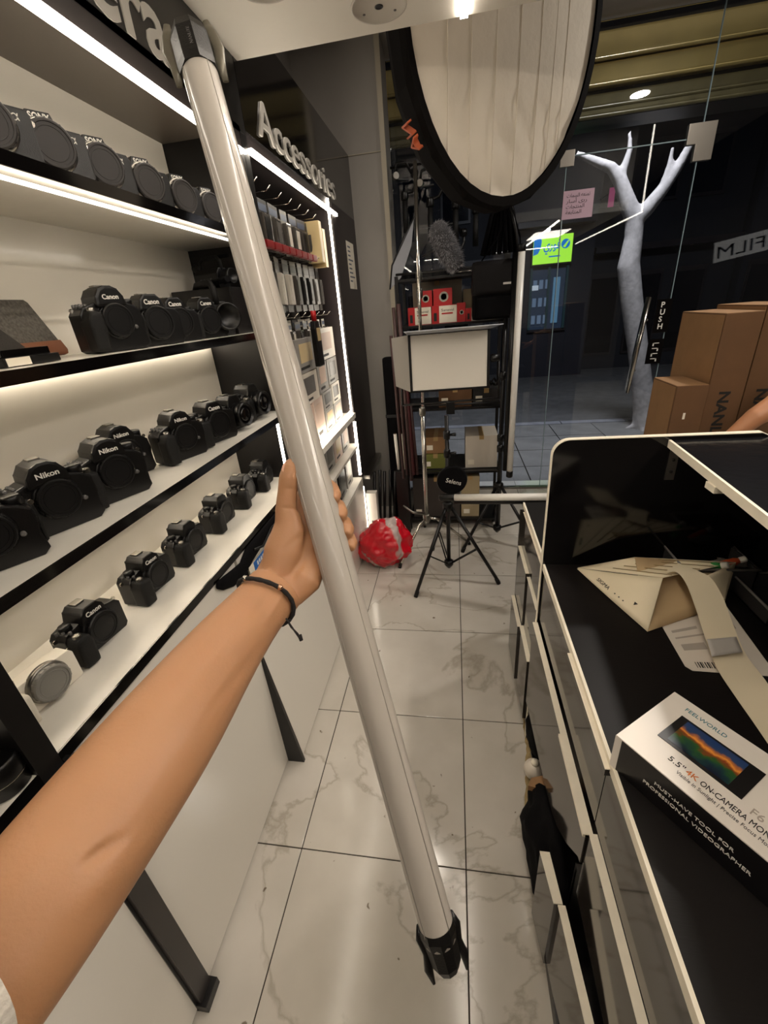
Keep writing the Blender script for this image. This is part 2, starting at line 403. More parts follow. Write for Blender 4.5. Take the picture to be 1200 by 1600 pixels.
# ------------------------------------------------------------------ cameras on the shelves
def cap_bm(r, x0, th):
    b = lathe(bmesh.new(), [(r * .97, x0), (r, x0 + th * .2), (r, x0 + th * .8), (r * .94, x0 + th), (r * .86, x0 + th), (r * .84, x0 + th - .0015), (r * .72, x0 + th - .0015), (r * .71, x0 + th - .0008), (r * .69, x0 + th - .0008), (r * .68, x0 + th - .0015), (r * .05, x0 + th - .0015)], 'x', n=40, smooth=False)
    for k in range(20):
        a = 2 * PI * k / 20
        box(b, x0 + th * .2, x0 + th * .75, -.0012, .0012, r - .001, r + .0009, mtx=Matrix.Rotation(a, 4, 'X'))
    return b
def make_camera(kind, label, loc, rz, group, sc=1.0, word='', capcol=None, white=False):
    """front of the camera looks along local +x, its grip is on the -y side"""
    t = thing('camera', label, 'camera', loc, rz, group); t.scale = (sc, sc, sc)
    body, rub = (mat('white_camera_plastic', '#e9e2d3', .35), mat('white_camera_leather', '#ded6c6', .5, bump=.3, bscale=700)) if white else (PLAST, RUBBER)
    cm_ = capcol or CAPM
    if kind == 'dslr':
        w, h, mz, mr = .066, .078, .047, .034
        obj('body', prism(bmesh.new(), [(-w, .004), (-w + .008, 0), (w - .006, 0), (w, .008), (w, h - .014), (w - .010, h - .004), (.034, h), (-.03, h), (-w + .008, h - .006), (-w, h - .016)], -.028, .012, 'x', bev=.003), body, t)
        obj('grip', prism(bmesh.new(), [(-w - .001, .002), (-w + .030, .002), (-w + .033, .05), (-w + .030, h - .012), (-w + .006, h - .010), (-w - .001, h - .03)], .005, .043, 'x', bev=.007), rub, t, smooth=True)
        hm = bmesh.new()
        prism(hm, [(-.030, h - .006), (-.024, h + .016), (-.014, h + .026), (.014, h + .026), (.024, h + .016), (.030, h - .006)], -.030, .022, 'x', bev=.004)
        obj('viewfinder_hump', hm, body, t, smooth=False)
        obj('hot_shoe', B(-.022, -.004, -.010, .010, h + .0255, h + .029, bev=.0008), STEEL, t)
        obj('eyepiece', B(-.038, -.026, -.019, .019, h - .010, h + .014, bev=.003), RUBBER, t)
        obj('mode_dial', lathe(bmesh.new(), [(.011, h - .008), (.0115, h + .004), (.0105, h + .006), (.002, h + .006)], n=20, mtx=Matrix.Translation((-.006, -.044, 0))), PLAST, t)
        obj('shutter_button', lathe(bmesh.new(), [(.0075, h - .018), (.0075, h - .006), (.006, h - .004), (.002, h - .0045)], n=16, mtx=Matrix.Translation((.028, -.052, 0))), STEEL, t)
        for q in range(3): obj('top_button', lathe(bmesh.new(), [(.0032, h - .01), (.003, h - .0015), (.001, h - .001)], n=10, mtx=Matrix.Translation((-.012 + q * .012, -.058 + q * .004, 0))), GREYP, t)
        wm = face_px((.0222, -.017, h + .006)); ww = .034
    elif kind == 'pro':
        w, h, mz, mr = .074, .105, .066, .037
        obj('body', prism(bmesh.new(), [(-w, .006), (-w + .01, 0), (w - .012, 0), (w, .010), (w - .004, .04), (w, .06), (w - .002, h - .018), (w - .018, h - .006), (.036, h), (-.036, h), (-w + .01, h - .010), (-w, h - .024)], -.034, .016, 'x', bev=.004), body, t)
        obj('grip', prism(bmesh.new(), [(-w - .002, .004), (-w + .030, .004), (-w + .034, .05), (-w + .032, h - .020), (-w + .008, h - .016), (-w - .002, h - .04)], .006, .048, 'x', bev=.008), rub, t, smooth=True)
        hm = bmesh.new()
        prism(hm, [(-.036, h - .010), (-.033, h + .012), (-.022, h + .028), (-.008, h + .034), (.008, h + .034), (.022, h + .028), (.033, h + .012), (.036, h - .010)], -.036, .026, 'x', bev=.006)
        obj('viewfinder_hump', hm, body, t)
        obj('hot_shoe', B(-.026, -.006, -.010, .010, h + .033, h + .037, bev=.0008), STEEL, t)
        obj('eyepiece', lathe(bmesh.new(), [(.016, -.044), (.018, -.040), (.016, -.034)], 'x', n=20, mtx=Matrix.Translation((0, 0, h + .008))), RUBBER, t)
        obj('control_dial', lathe(bmesh.new(), [(.015, h - .01), (.015, h + .004), (.013, h + .007), (.003, h + .007)], n=20, mtx=Matrix.Translation((-.008, .054, 0))), PLAST, t)
        obj('shutter_button', lathe(bmesh.new(), [(.008, h - .028), (.008, h - .012), (.006, h - .010), (.002, h - .0105)], n=16, mtx=Matrix.Translation((.030, -.056, 0))), STEEL, t)
        for q in range(6): obj('top_button', lathe(bmesh.new(), [(.0034, h - .012), (.0034, h - .002), (.001, h - .001)], n=10, mtx=Matrix.Translation((-.022 + (q % 3) * .013, -.062 + (q // 3) * .012, 0))), GREYP, t)
        obj('front_button', lathe(bmesh.new(), [(.0048, .016), (.0048, .021), (.002, .022)], 'x', n=12, mtx=Matrix.Translation((0, .046, .05))), GREYP, t)
        obj('port_cover', B(-.02, .004, w - .001, w + .004, .02, h - .04, bev=.002), RUBBER, t)
        wm = face_px((.0262, -.019, h + .006)); ww = .038
    else:   # mirrorless
        w, h, mz, mr = .063, .070, .042, .0335
        obj('body', prism(bmesh.new(), [(-w, .003), (-w + .005, 0), (w - .004, 0), (w, .005), (w, h - .010), (w - .006, h - .002), (.028, h), (-.03, h), (-w + .006, h), (-w, h - .008)], -.024, .010, 'x', bev=.0025), body, t)
        obj('grip', prism(bmesh.new(), [(-w - .001, .001), (-w + .024, .001), (-w + .026, h - .010), (-w + .004, h - .006), (-w - .001, h - .02)], .004, .036, 'x', bev=.006), rub, t, smooth=True)
        if not white:
            obj('viewfinder_hump', prism(bmesh.new(), [(-.024, h - .004), (-.017, h + .016), (.017, h + .016), (.024, h - .004)], -.026, .016, 'x', bev=.003), body, t)
            obj('hot_shoe', B(-.018, -.002, -.010, .010, h + .0155, h + .019, bev=.0008), STEEL, t)
        obj('mode_dial', lathe(bmesh.new(), [(.009, h - .004), (.0095, h + .006), (.008, h + .008), (.002, h + .008)], n=18, mtx=Matrix.Translation((-.008, -.040, 0))), PLAST if not white else CHROME, t)
        obj('shutter_button', lathe(bmesh.new(), [(.006, h - .01), (.006, h - .001), (.002, h)], n=14, mtx=Matrix.Translation((.022, -.050, 0))), STEEL, t)
        wm = face_px((.0163, -.015, h + .003)); ww = .030
        if word: text('alpha_mark', '\u03b1', face_px((.0102, .038, h - .018)), .016, .0003, LETW, t)
        if white: text('lettering', 'EOS', face_px((.0102, -.055, h - .012)), .008, .0003, INK, t)
    obj('mount_ring', lathe(bmesh.new(), [(mr + .004, .008), (mr + .004, .0165), (mr + .001, .019), (mr - .002, .019)], 'x', n=36, mtx=Matrix.Translation((0, .004, mz))), STEEL if kind == 'mirrorless' else PLAST, t)
    cb = cap_bm(mr, .017, .012); bmesh.ops.translate(cb, vec=(0, .004, mz), verts=cb.verts)
    obj('body_cap', cb, cm_, t)
    for s in (-1, 1): obj('strap_lug', lathe(bmesh.new(), [(.0045, -.0015), (.0045, .0015)], 'x', n=12, mtx=Matrix.Translation((-.008, s * (w + .003), h - .014))), CHROME, t)
    if word: text('lettering', word, wm, .014, .0004, LETW, t, width=ww, bold=.0003)
    return t
CAM2 = 'mirrorless cameras on the top shelf'
for i, (y, x, rz) in enumerate(((.845, -.805, -.62), (.97, -.80, -.55), (1.11, -.80, -.50), (1.265, -.80, -.45), (1.425, -.80, -.42), (1.585, -.80, -.40))):
    lab = ['black mirrorless camera at the left end of the top shelf, cut by the frame',
           'second black mirrorless camera from the left on the top shelf',
           'third black mirrorless camera from the left on the top shelf',
           'fourth black mirrorless camera from the left on the top shelf',
           'fifth black mirrorless camera from the left on the top shelf',
           'last black mirrorless camera on the top shelf, touching the white tube'][i]
    make_camera('mirrorless', lab, (x, y, 2.071), rz, CAM2, 1.2, 'SONY', mat('grey_body_cap', '#2a2625', .55))
# third shelf
make_camera('pro', 'big black camera at the left of the row on the third shelf, nearest the wallet', (-.84, 1.045, 1.737), -.35, 'black cameras on the third shelf', 1.05, 'Canon')
make_camera('dslr', 'second black camera of the row on the third shelf', (-.84, 1.20, 1.737), -.45, 'black cameras on the third shelf', 1.25, 'Canon')
make_camera('dslr', 'third black camera of the row on the third shelf, half hidden between neighbours', (-.86, 1.34, 1.737), -.45, 'black cameras on the third shelf', 1.2, 'Canon')
make_camera('dslr', 'fourth black camera of the row on the third shelf, in front of the camcorder', (-.84, 1.485, 1.737), -.45, 'black cameras on the third shelf', 1.2, 'Canon')
def camcorder(label, loc, rz, sc):
    t = thing('camcorder', label, 'camcorder', loc, rz); t.scale = (sc,) * 3
    obj('body', prism(bmesh.new(), [(-.05, 0), (.05, 0), (.055, .03), (.055, .10), (.03, .12), (-.03, .12), (-.055, .09), (-.055, .02)], -.12, .09, 'x', bev=.005), PLAST, t)
    obj('lens', lathe(bmesh.new(), [(.036, .09), (.042, .10), (.042, .15), (.047, .155), (.047, .175), (.040, .175), (.038, .16), (.004, .158)], 'x', n=28, mtx=Matrix.Translation((0, 0, .065))), PLAST, t)
    obj('handle', tube(bmesh.new(), [(-.10, 0, .115), (-.10, 0, .165), (-.07, 0, .185), (.06, 0, .185), (.085, 0, .165), (.085, 0, .11)], .012, n=10), RUBBER, t)
    obj('microphone', tube(bmesh.new(), [(-.02, .045, .19), (.13, .045, .19)], .011, n=12), BLKC, t)
    obj('viewfinder', tube(bmesh.new(), [(-.16, 0, .14), (-.10, 0, .125)], [.026, .018], n=14), RUBBER, t)
    for k in range(4): obj('side_button', B(-.07 + k * .03, -.055 + k * .03, -.058, -.053, .05, .06, bev=.001), GREYP, t)
    return t
camcorder('black professional camcorder with a top handle at the far end of the third shelf', (-.90, 1.64, 1.737), -.7, .95)
camcorder('second camcorder stored on the dark platform above the third shelf end', (-.90, 1.73, 1.90), -.3, .55)
t = thing('box_riser', 'dark riser box behind the camcorder at the far end of the third shelf', 'box', (0, 0, 0))
obj('box_body', B(XBK + .01, -.80, 1.64, 1.84, 1.737, 1.897, bev=.003), BLACKL, t)
# felt wallet and battery charger
t = thing('felt_wallet', 'grey felt sleeve with a brown leather edge leaning on the back wall', 'sleeve', (-1.0, .915, 1.739), 0, rot=(0, math.radians(-16), 0)); t.scale = (1, 1.05, 1.12)
felt = mat('grey_felt', '#5a5650', .95, bump=1, bscale=500, var=.35, vscale=180)
obj('felt_body', prism(bmesh.new(), [(-.22, 0), (.115, 0), (.120, .01), (.095, .112), (.088, .118), (-.22, .118)], 0, .012, 'x', bev=.003), felt, t)
obj('leather_edge', prism(bmesh.new(), [(-.22, -.001), (.118, -.001), (.123, .008), (.118, .030), (-.22, .030)], -.001, .0145, 'x', bev=.002), mat('brown_leather', '#7d4a2c', .5, var=.15), t)
obj('flap', prism(bmesh.new(), [(-.22, .02), (.015, .02), (-.06, .115), (-.22, .115)], .0125, .0155, 'x'), mat('dark_felt', '#35322f', .95, bump=1, bscale=500), t)
t = thing('battery_charger', 'flat black charger with a white label in front of the felt sleeve', 'charger', (-.86, .77, 1.737))
obj('base', B(-.045, .045, -.06, .065, 0, .016, bev=.003), PLAST, t)
obj('tray', B(-.035, .035, -.05, .055, .016, .030, bev=.002), BLACKG, t)
obj('label', B(.0451, .0455, -.055, -.005, .001, .0155), PAPER, t)
# second shelf
G4 = 'black cameras on the second shelf'
for i, (kd, y, x, rz, sc, wd, lab) in enumerate((
    ('pro', .555, -.84, -.55, 1.1, '', 'large black camera at the left edge of the second shelf, cut by the frame'),
    ('pro', .715, -.85, -.42, 1.12, 'Nikon', 'black camera with a wide mount, second from the left on the second shelf'),
    ('pro', .875, -.84, -.40, 1.12, 'Nikon', 'black camera with tall rounded hump, third from the left on the second shelf'),
    ('pro', 1.03, -.93, -.35, 1.08, 'Nikon', 'black camera set back behind its neighbours, fourth on the second shelf'),
    ('pro', 1.19, -.85, -.38, 1.08, 'Nikon', 'black camera in the middle distance of the second shelf, fifth in the row'),
    ('dslr', 1.37, -.84, -.38, 1.35, 'Canon', 'sixth camera on the second shelf, plain mount and narrow body'),
    ('dslr', 1.535, -.85, -.25, 1.25, '', 'seventh camera on the second shelf with a short shiny lens'),
    ('dslr', 1.72, -.86, -.15, 1.35, '', 'farthest camera on the second shelf, close to the white tube'))):
    c = make_camera(kd, lab, (x, y, 1.401), rz, G4, sc, wd)
    if i >= 6:
        obj('lens', lathe(bmesh.new(), [(.033, .015), (.034, .035), (.036, .04), (.036, .052), (.033, .056), (.031, .056), (.029, .05), (.003, .049)], 'x', n=28, mtx=Matrix.Translation((0, .004, .047))), PLAST, c)
        obj('front_glass', lathe(bmesh.new(), [(.027, .050), (.015, .053), (.002, .054)], 'x', n=24, mtx=Matrix.Translation((0, .004, .047))), BLACKG, c)
# lowest shelf
G5 = 'small black cameras on the lowest shelf'
for i, (y, x, rz, wd, lab) in enumerate((
    (.70, -.885, -.1, 'Canon', 'nearest black camera on the lowest shelf, beside the white one'),
    (.925, -.89, -.1, 'Canon', 'second black camera on the lowest shelf'),
    (1.125, -.89, -.08, '', 'third black camera on the lowest shelf'),
    (1.345, -.89, -.05, '', 'fourth black camera on the lowest shelf, left of the wrist'),
    (1.555, -.89, 0, '', 'fifth black camera on the lowest shelf, just left of the thumb'),
    (1.735, -.88, 0, '', 'farthest camera on the lowest shelf with silver dials, touching the thumb'))):
    make_camera('dslr', lab, (x, y, 1.078), rz, G5, 1.2, wd)
make_camera('mirrorless', 'small white camera with a grey cap at the near end of the lowest shelf', (-.87, .535, 1.078), -.15, None, 1.15, '', mat('translucent_grey_cap', '#7d7a74', .4), True)
# lens in the dark bay lower left
t = thing('camera_lens', 'black lens lying at the left frame edge on the short shelf', 'lens', (-0.783, 0.356, 1.077))
obj('barrel', lathe(bmesh.new(), [(.034, 0), (.038, .004), (.038, .03), (.040, .034), (.040, .065), (.036, .07)], n=30), PLAST, t)
obj('chrome_ring', lathe(bmesh.new(), [(.0385, .030), (.0395, .031), (.0395, .033), (.0385, .034)], n=30, cap=False), CHROME, t)
obj('front_glass', lathe(bmesh.new(), [(.034, .069), (.03, .062), (.002, .058)], n=24), BLACKG, t)

# ------------------------------------------------------------------ accessory bay
def led_frame():
    led('vertical_led_line', 'tall vertical LED line at the right side of the accessory bay', XF - .006, XF + .006, 3.02, 3.029, 1.10, 2.40)
    led('horizontal_led_line', 'sloping-looking LED line along the top of the accessory bay under the sign', XF - .006, XF + .012, 1.90, 3.20, 2.335, 2.35)
    led('horizontal_led_line', 'LED line along the base shelf of the accessory bay', XF - .03, XF - .015, 1.95, 3.1, 1.105, 1.115)
    led('vertical_led_line', 'short vertical LED line below the accessory base shelf', XF - .006, XF + .012, 3.06, 3.075, .62, 1.04)
    led('vertical_led_line', 'lowest short LED line near the red bag', XF - .006, XF + .012, 3.10, 3.115, .05, .50)
led_frame()
t = thing('accessory_cabinet', 'tall black accessory bay with pegboard back and white base shelves', 'cabinet', (0, 0, 0))
obj('back_board', B(XBK - .02, XBK - .005, 1.9, 3.1, .5, 2.40), mat('pegboard_dark', '#2e2926', .55), t)
obj('side_panel', B(XBK, XF, 3.10, 3.13, 0, 2.4), DARKB, t)
obj('base_shelf', B(XBK, XF + .01, 1.9, 3.10, 1.065, 1.10), WHITEL, t)
obj('middle_shelf', B(XBK, XF + .01, 1.9, 3.10, .845, .865), WHITEL, t)
obj('lower_shelf', B(XBK, XF + .01, 1.9, 3.10, .565, .585), WHITEL, t)
obj('top_panel', B(XBK, XF - .01, 1.9, 3.10, 2.36, 2.385), DARKB, t)
t = thing('sign_fascia', 'mirror-black sign board over the accessory bay with raised silver letters', 'sign', (0, 0, 0))
obj('board', B(XF - .03, XF, 1.90, 3.80, 2.40, 2.79), BLACKG, t)
obj('bottom_strip', B(XF - .03, XF - .005, 1.90, 3.20, 2.352, 2.40), DARKB, t)
text('lettering', 'Accessories', face_px((XF + .004, 2.03, 2.425)), .175, .0035, LETG, t, width=1.2, bold=.001)
t = thing('end_panel', 'tall dark brown panel between the accessory bay and the grey column', 'panel', (0, 0, 0))
obj('panel', B(XF - .06, XF, 3.13, 3.797, .56, 2.40), DARKB, t)
obj('bottom_rail', B(XF - .06, XF + .05, 3.2, 3.795, .53, .56), STEEL, t)
t = thing('paper_notice', 'small white paper notice stuck on the dark end panel', 'notice', (XF, 3.42, 1.93))
obj('sheet', B(0, .001, 0, .24, 0, .30), PAPER, t)
for k in range(9): obj('printed_line', B(.001, .0013, .03, .10 + random.random() * .11, .262 - k * .027, .272 - k * .027), mat('print_grey', '#6b7078', .7) if k == 0 else bpy.data.materials['print_grey'], t)
CLEAR = mat('clear_blister', '#4d4944', .15, spec=.7)
packc = [mat('pack_dark', '#161413', .35), mat('pack_grey', '#4f4b46', .35), mat('pack_white', '#d6cfc2', .4), mat('pack_cream', '#d8c08e', .4), mat('pack_pink', '#cdb3a2', .5), mat('pack_blue', '#3d4a63', .4)]
def blister(y, x, z, w, h, ci, fi, gi, group, label, tilt=0):
    """hanging retail pack: card, blister bubble with the item, printed band, peg hook"""
    t = thing('blister_pack', label, 'package', (x, y, z), 0, group, rot=(tilt, 0, random.uniform(-.15, .15)))
    obj('card', B(-.001, .001, -w / 2, w / 2, -h, 0, bev=.0004), packc[ci], t)
    obj('blister', B(.001, .022, -w * .36, w * .36, -h * .86, -h * .28, bev=.005), CLEAR if gi == 0 else packc[fi], t)
    obj('item', B(.0225, .0245, -w * .22, w * .22, -h * .78, -h * .36, bev=.0008), packc[fi], t)
    obj('header_print', B(.001, .0016, -w * .42, w * .42, -h * .22, -h * .08), packc[(ci + 2) % 3 if gi else 5], t)
    return t
rows = [(2.27, 1.98, 2.95, 7, .11, .20, 0, 'dark accessory packs in the top row of the pegboard', 'dark hanging pack, top pegboard row'),
        (2.05, 1.98, 3.0, 9, .095, .24, 0, 'long clear packs in the second row of the pegboard', 'long clear hanging pack, second pegboard row'),
        (1.76, 1.98, 3.0, 8, .10, .15, 2, 'white packs in the third row of the pegboard', 'white hanging pack, third pegboard row')]
for ri, (z, y0, y1, n, w, h, ci, grp, lab) in enumerate(rows):
    nth = ['first', 'second', 'third', 'fourth', 'fifth', 'sixth', 'seventh', 'eighth', 'ninth']
    for k in range(n):
        y = y0 + (y1 - y0) * (k + .5) / n
        for dlt in range(2):
            c = random.choice([0, 0, 1] if ri == 0 else ([1, 0, 1] if ri == 1 else [2, 2, 1]))
            blister(y + dlt * .012, XBK + .10 + dlt * .10, z - dlt * .008, w, h, c, random.choice([0, 1, 2]), ri % 2, grp, lab + ', %s column, %s' % (nth[k], 'front' if dlt else 'rear'), random.uniform(-.05, .05))
        hk = thing('peg_hook', 'chrome peg hook, %s in the %s pegboard row' % (nth[k], ('top', 'second', 'third')[ri]), 'hook', (XBK, y, z + .015), 0, 'peg hooks of the accessory bay')
        obj('rod', tube(bmesh.new(), [(-.003, 0, 0), (.24, 0, 0), (.262, 0, .018)], .0025, n=6), CHROME, hk)
for k in range(8):
    tag(obj('red_pack', B(-.80, -.775, 2.02 + k * .095, 2.10 + k * .095, 2.055, 2.085, bev=.004), mat('deep_red_pack', '#8c1619', .4) if k == 0 else bpy.data.materials['deep_red_pack']), 'small red pack between pegboard rows, %s from the left' % ['first', 'second', 'third', 'fourth', 'fifth', 'sixth', 'seventh', 'eighth'][k], 'package', 'red packs between the pegboard rows')
for k in range(2):
    tag(obj('cream_box', B(-.86, -.77, 2.86 + k * .07, 2.915 + k * .07, 2.06 - k * .02, 2.27 - k * .03, bev=.002), packc[3]), ['narrow cream box at the right end of the top pegboard row', 'lower narrow cream box beside the vertical LED line'][k], 'box')
t = thing('hanging_bottle', 'dark pouch with red cap and cream label hanging in front of the pegboard', 'bottle', (-.74, 2.42, 1.80))
obj('neck', tube(bmesh.new(), [(0, 0, 0), (0, 0, -.05)], .014, n=12), RED, t)
obj('pouch', prism(bmesh.new(), [(-.03, -.05), (.03, -.05), (.045, -.09), (.045, -.28), (-.045, -.28), (-.045, -.09)], -.015, .015, 'x', bev=.006), PLAST, t)
obj('label', B(.0155, .0165, -.03, .03, -.15, -.085), packc[3], t)
def product_box(y0, y1, z0, z1, x1, m_, label, group=None, pic=True, dep=.14):
    t = thing('product_box', label, 'box', (x1, y0, z0), 0, group); w, h = y1 - y0, z1 - z0
    obj('carton', B(-dep, 0, 0, w, 0, h, bev=.0015), m_, t)
    if pic:
        obj('picture', B(0, .0012, w * .18, w * .82, h * .30, h * .86), random.choice(packc), t)
        obj('printed_title', B(0, .0012, w * .15, w * .6, h * .10, h * .18), INK, t)
    return t
PWH = mat('box_white', '#ddd5c8', .4); PPK = mat('box_pinkish', '#d2bbae', .45); PGR = mat('box_grey', '#8f8b85', .4)
for i, (a, b_, z0, z1, m_, lab) in enumerate((
    (2.22, 2.55, 1.50, 1.67, PGR, 'grey box with pale picture beside the hanging pouch'),
    (2.58, 3.0, 1.52, 1.70, PWH, 'white framed box high in the accessory bay beside the LED'),
    (2.20, 2.52, 1.33, 1.495, PWH, 'white narrow box above the pinkish boxes on the left'),
    (2.54, 2.74, 1.345, 1.515, PGR, 'grey-green box left of centre in the accessory bay'),
    (2.76, 3.0, 1.36, 1.515, PGR, 'grey camera-picture box right side of the accessory bay'),
    (2.10, 2.36, 1.10, 1.325, PPK, 'pinkish box with portrait at the left of the base shelf'),
    (2.38, 2.56, 1.10, 1.335, PPK, 'pinkish box with small figure, centre of the base shelf'),
    (2.58, 2.78, 1.23, 1.34, PGR, 'grey dotted box stacked on another, right half of base shelf'),
    (2.58, 2.78, 1.10, 1.228, PGR, 'grey dotted box directly on the base shelf, right half'),
    (2.80, 3.0, 1.23, 1.355, PWH, 'pale box stacked at the right end of the base shelf'),
    (2.80, 3.0, 1.10, 1.228, PGR, 'grey box at the foot of the vertical LED line'),
    (1.95, 2.08, 1.10, 1.30, mat('box_orange', '#c9824e', .45), 'orange-printed box at the left end of the base shelf'))):
    product_box(a, b_, z0, z1, -.80, m_, lab)
for i in range(5): product_box(2.0 + i * .215, 2.19 + i * .215, .866, 1.03, -.79, [PGR, PWH, PGR, PPK, PGR][i], 'boxed accessory on the shelf below the base shelf, %s from the left' % ['first', 'second', 'third', 'fourth', 'fifth'][i], 'boxes on the middle shelf of the accessory bay')
for i in range(5): product_box(2.0 + i * .215, 2.17 + i * .215, .586, .80, -.79, [PWH, packc[0], PWH, packc[0], PGR][i], 'boxed accessory on the lowest open shelf, %s from the left' % ['first', 'second', 'third', 'fourth', 'fifth'][i], 'boxes on the lower shelf of the accessory bay')

# ------------------------------------------------------------------ shop front
YGL = 4.2
def pane(name, x0, x1, z0, z1, y=YGL):
    return struct(name, B(x0, x1, y - .005, y + .005, z0, z1), GLASS)
pane('window_1', -.475, .845, 0.02, 3.40)
pane('window_2', .85, 1.753, 2.70, 3.40)
pane('window_3', 1.758, XR, 0.02, 3.40)
d = struct('door_1', B(.852, 1.752, YGL - .006, YGL + .006, 0.015, 2.692), GLASS)
h = obj('handle', tube(tube(bmesh.new(), [(1.52, YGL - .06, .93), (1.575, YGL - .06, 1.69)], .014, n=12), [(1.548, YGL + .06, .93), (1.60, YGL + .06, 1.69)], .014, n=12), CHROME, d)
for z in (1.12, 1.52):
    obj('handle_mount', tube(bmesh.new(), [(1.535 + (z - .93) * .07, YGL - .062, z), (1.562 + (z - .93) * .07, YGL + .062, z)], .01, n=10), STEEL, h)
obj('patch_fitting', prism(bmesh.new(), [(1.66, 2.66), (1.72, 2.66), (1.72, 2.56), (1.84, 2.56), (1.84, 2.78), (1.66, 2.78)], YGL - .02, YGL + .02, 'y', bev=.002), mat('satin_metal', '#9b948a', .35, metal=.7), d)
obj('edge_strip', B(.846, .852, YGL - .006, YGL + .006, .02, 2.692), mat('glass_edge', '#8fa3a8', .2), d)
obj('edge_strip', B(1.752, 1.7575, YGL - .006, YGL + .006, .02, 3.4), bpy.data.materials['glass_edge'], d)
obj('edge_strip', B(.852, 1.752, YGL - .006, YGL + .006, 2.692, 2.699), bpy.data.materials['glass_edge'], d)
obj('patch_fitting', B(.80, .90, YGL - .02, YGL + .02, 2.63, 2.73, bev=.002), bpy.data.materials['satin_metal'], d)
t = thing('push_sign', 'small black PUSH sign on the glass door above the handle', 'sign', (1.655, YGL - .012, 1.42))
obj('plate', B(0, .115, -.003, .003, -.01, .245, bev=.001), BLACKG, t)
for i, ch in enumerate('PUSH'): text('lettering', ch, face_ny((.03, -.0045, .185 - i * .055)), .058, .0006, LETW, t, bold=.001)
t = thing('mirrored_sign', 'small black sign under the PUSH sign, its white letters seen from the back', 'sign', (1.64, YGL - .012, 1.16))
obj('plate', B(0, .12, -.003, .003, 0, .20, bev=.001), BLACKG, t)
for i in range(4):
    obj('letter_stroke', B(.035, .085, -.0042, -.003, .165 - i * .042, .171 - i * .042), LETW, t)
    obj('letter_stroke', B(.035 + (i % 2) * .04, .045 + (i % 2) * .04, -.0042, -.003, .145 - i * .042, .171 - i * .042), LETW, t)
t = thing('paper_notice', 'pale pinkish paper notice with Arabic writing stuck on the glass door', 'notice', (.845, YGL - .008, 2.295))
obj('sheet', B(0, .225, 0, .001, 0, .185), mat('pink_paper', '#c9a9b8', .7), t)
for k, s in enumerate(('\ufe95\ufe8e\ufee4\ufeb4\ufedf\ufe8d \ufeea\ufecc\ufee8\ufee4\ufe97', '\ufead\ufe8e\ufeb3\ufe83 \ufeef\ufe91\ufead', '\ufe95\ufe8e\ufea0\ufe98\ufee8\ufee4\ufedf\ufe8d', '\ufe94\ufecc\ufe91\ufe8e\ufe98\ufee4\ufedf\ufe8d')):
    text('lettering', s, face_ny((.025, -.001, .142 - k * .036)), .034, .0004, INK, t, width=.17 - k * .018)
th = struct('trim_2', B(-.475, XR, 4.18, 4.23, 0, .02), STEEL)

# outside: gold roller-shutter housing, pavement, street, tree, shops opposite
GOLD = mat('gold_paint_metal', '#c9ab62', .4, metal=.25, var=.1, vscale=5, bump=.2, bscale=20)
t = thing('shutter_housing', 'gold stepped metal shutter housing above the shop front outside', 'shutter housing', (0, 0, 0))
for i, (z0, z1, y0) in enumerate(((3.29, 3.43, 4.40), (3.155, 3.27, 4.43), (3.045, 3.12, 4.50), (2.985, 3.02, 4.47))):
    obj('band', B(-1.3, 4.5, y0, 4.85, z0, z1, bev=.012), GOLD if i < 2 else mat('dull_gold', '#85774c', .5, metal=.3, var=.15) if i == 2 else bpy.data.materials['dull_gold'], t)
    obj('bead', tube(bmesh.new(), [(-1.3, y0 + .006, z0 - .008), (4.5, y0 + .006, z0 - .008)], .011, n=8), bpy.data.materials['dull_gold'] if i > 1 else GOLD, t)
obj('backing', B(-1.3, 4.5, 4.55, 4.85, 2.98, 3.5), BLACKL, t)
ASPH = mat('asphalt', '#4d4b4a', .85, var=.2, vscale=6, bump=.6, bscale=90)
PAVE = mat('pavement', '#6b6865', .8, var=.2, vscale=4, bump=.4, bscale=60)
pv = struct('ground', B(-8, 14, 4.24, 24, -.16, -.03), ASPH)
sx = 0
slab_me = None
for i in range(14):
    for j in range(4):
        if slab_me is None:
            s = obj('paving_slab', B(.006, .594, .006, .594, -.03, 0, bev=.004), PAVE, pv); slab_me = s.data
        else:
            s = bpy.data.objects.new('paving_slab', slab_me); COL.objects.link(s); s.parent = pv
        s.location = (-1.6 + i * .6, 4.25 + j * .6, random.uniform(-.003, .002))
for i in range(9):
    s = obj('kerb_stone', B(-2 + i * .9, -1.11 + i * .9, 6.67, 6.82, -.16, .004, bev=.008), mat('kerb', '#77767a', .8, var=.15) if i == 0 else bpy.data.materials['kerb'], pv)
BARK = mat('whitewashed_bark', '#a39c98', .9, var=.18, vscale=18, bump=1.0, bscale=50)
TW = lambda u, v, y=6.3: (lambda d: EYE + d * ((y - EYE.y) / d.y))(CR * ((u - 600) / FPX) + CD * ((v - 800) / FPX) + CF)
t = thing('street_tree', 'pale whitewashed forked tree standing outside on the pavement', 'tree', (0, 0, 0))
tr = bmesh.new()
P0 = [TW(1014, 668), TW(1008, 640), TW(1003, 600), TW(996, 540), TW(987, 470), TW(982, 415), TW(990, 370), TW(992, 335)]
tube(tr, P0, [.22, .15, .125, .12, .125, .125, .10, .10], n=14)
tube(tr, [TW(992, 345), TW(980, 315), TW(969, 282), TW(955, 262), TW(925, 250), TW(900, 240)], [.10, .09, .075, .06, .045, .03], n=10)
tube(tr, [TW(968, 285), TW(975, 262), TW(984, 235), TW(984, 205)], [.05, .045, .035, .02], n=8)
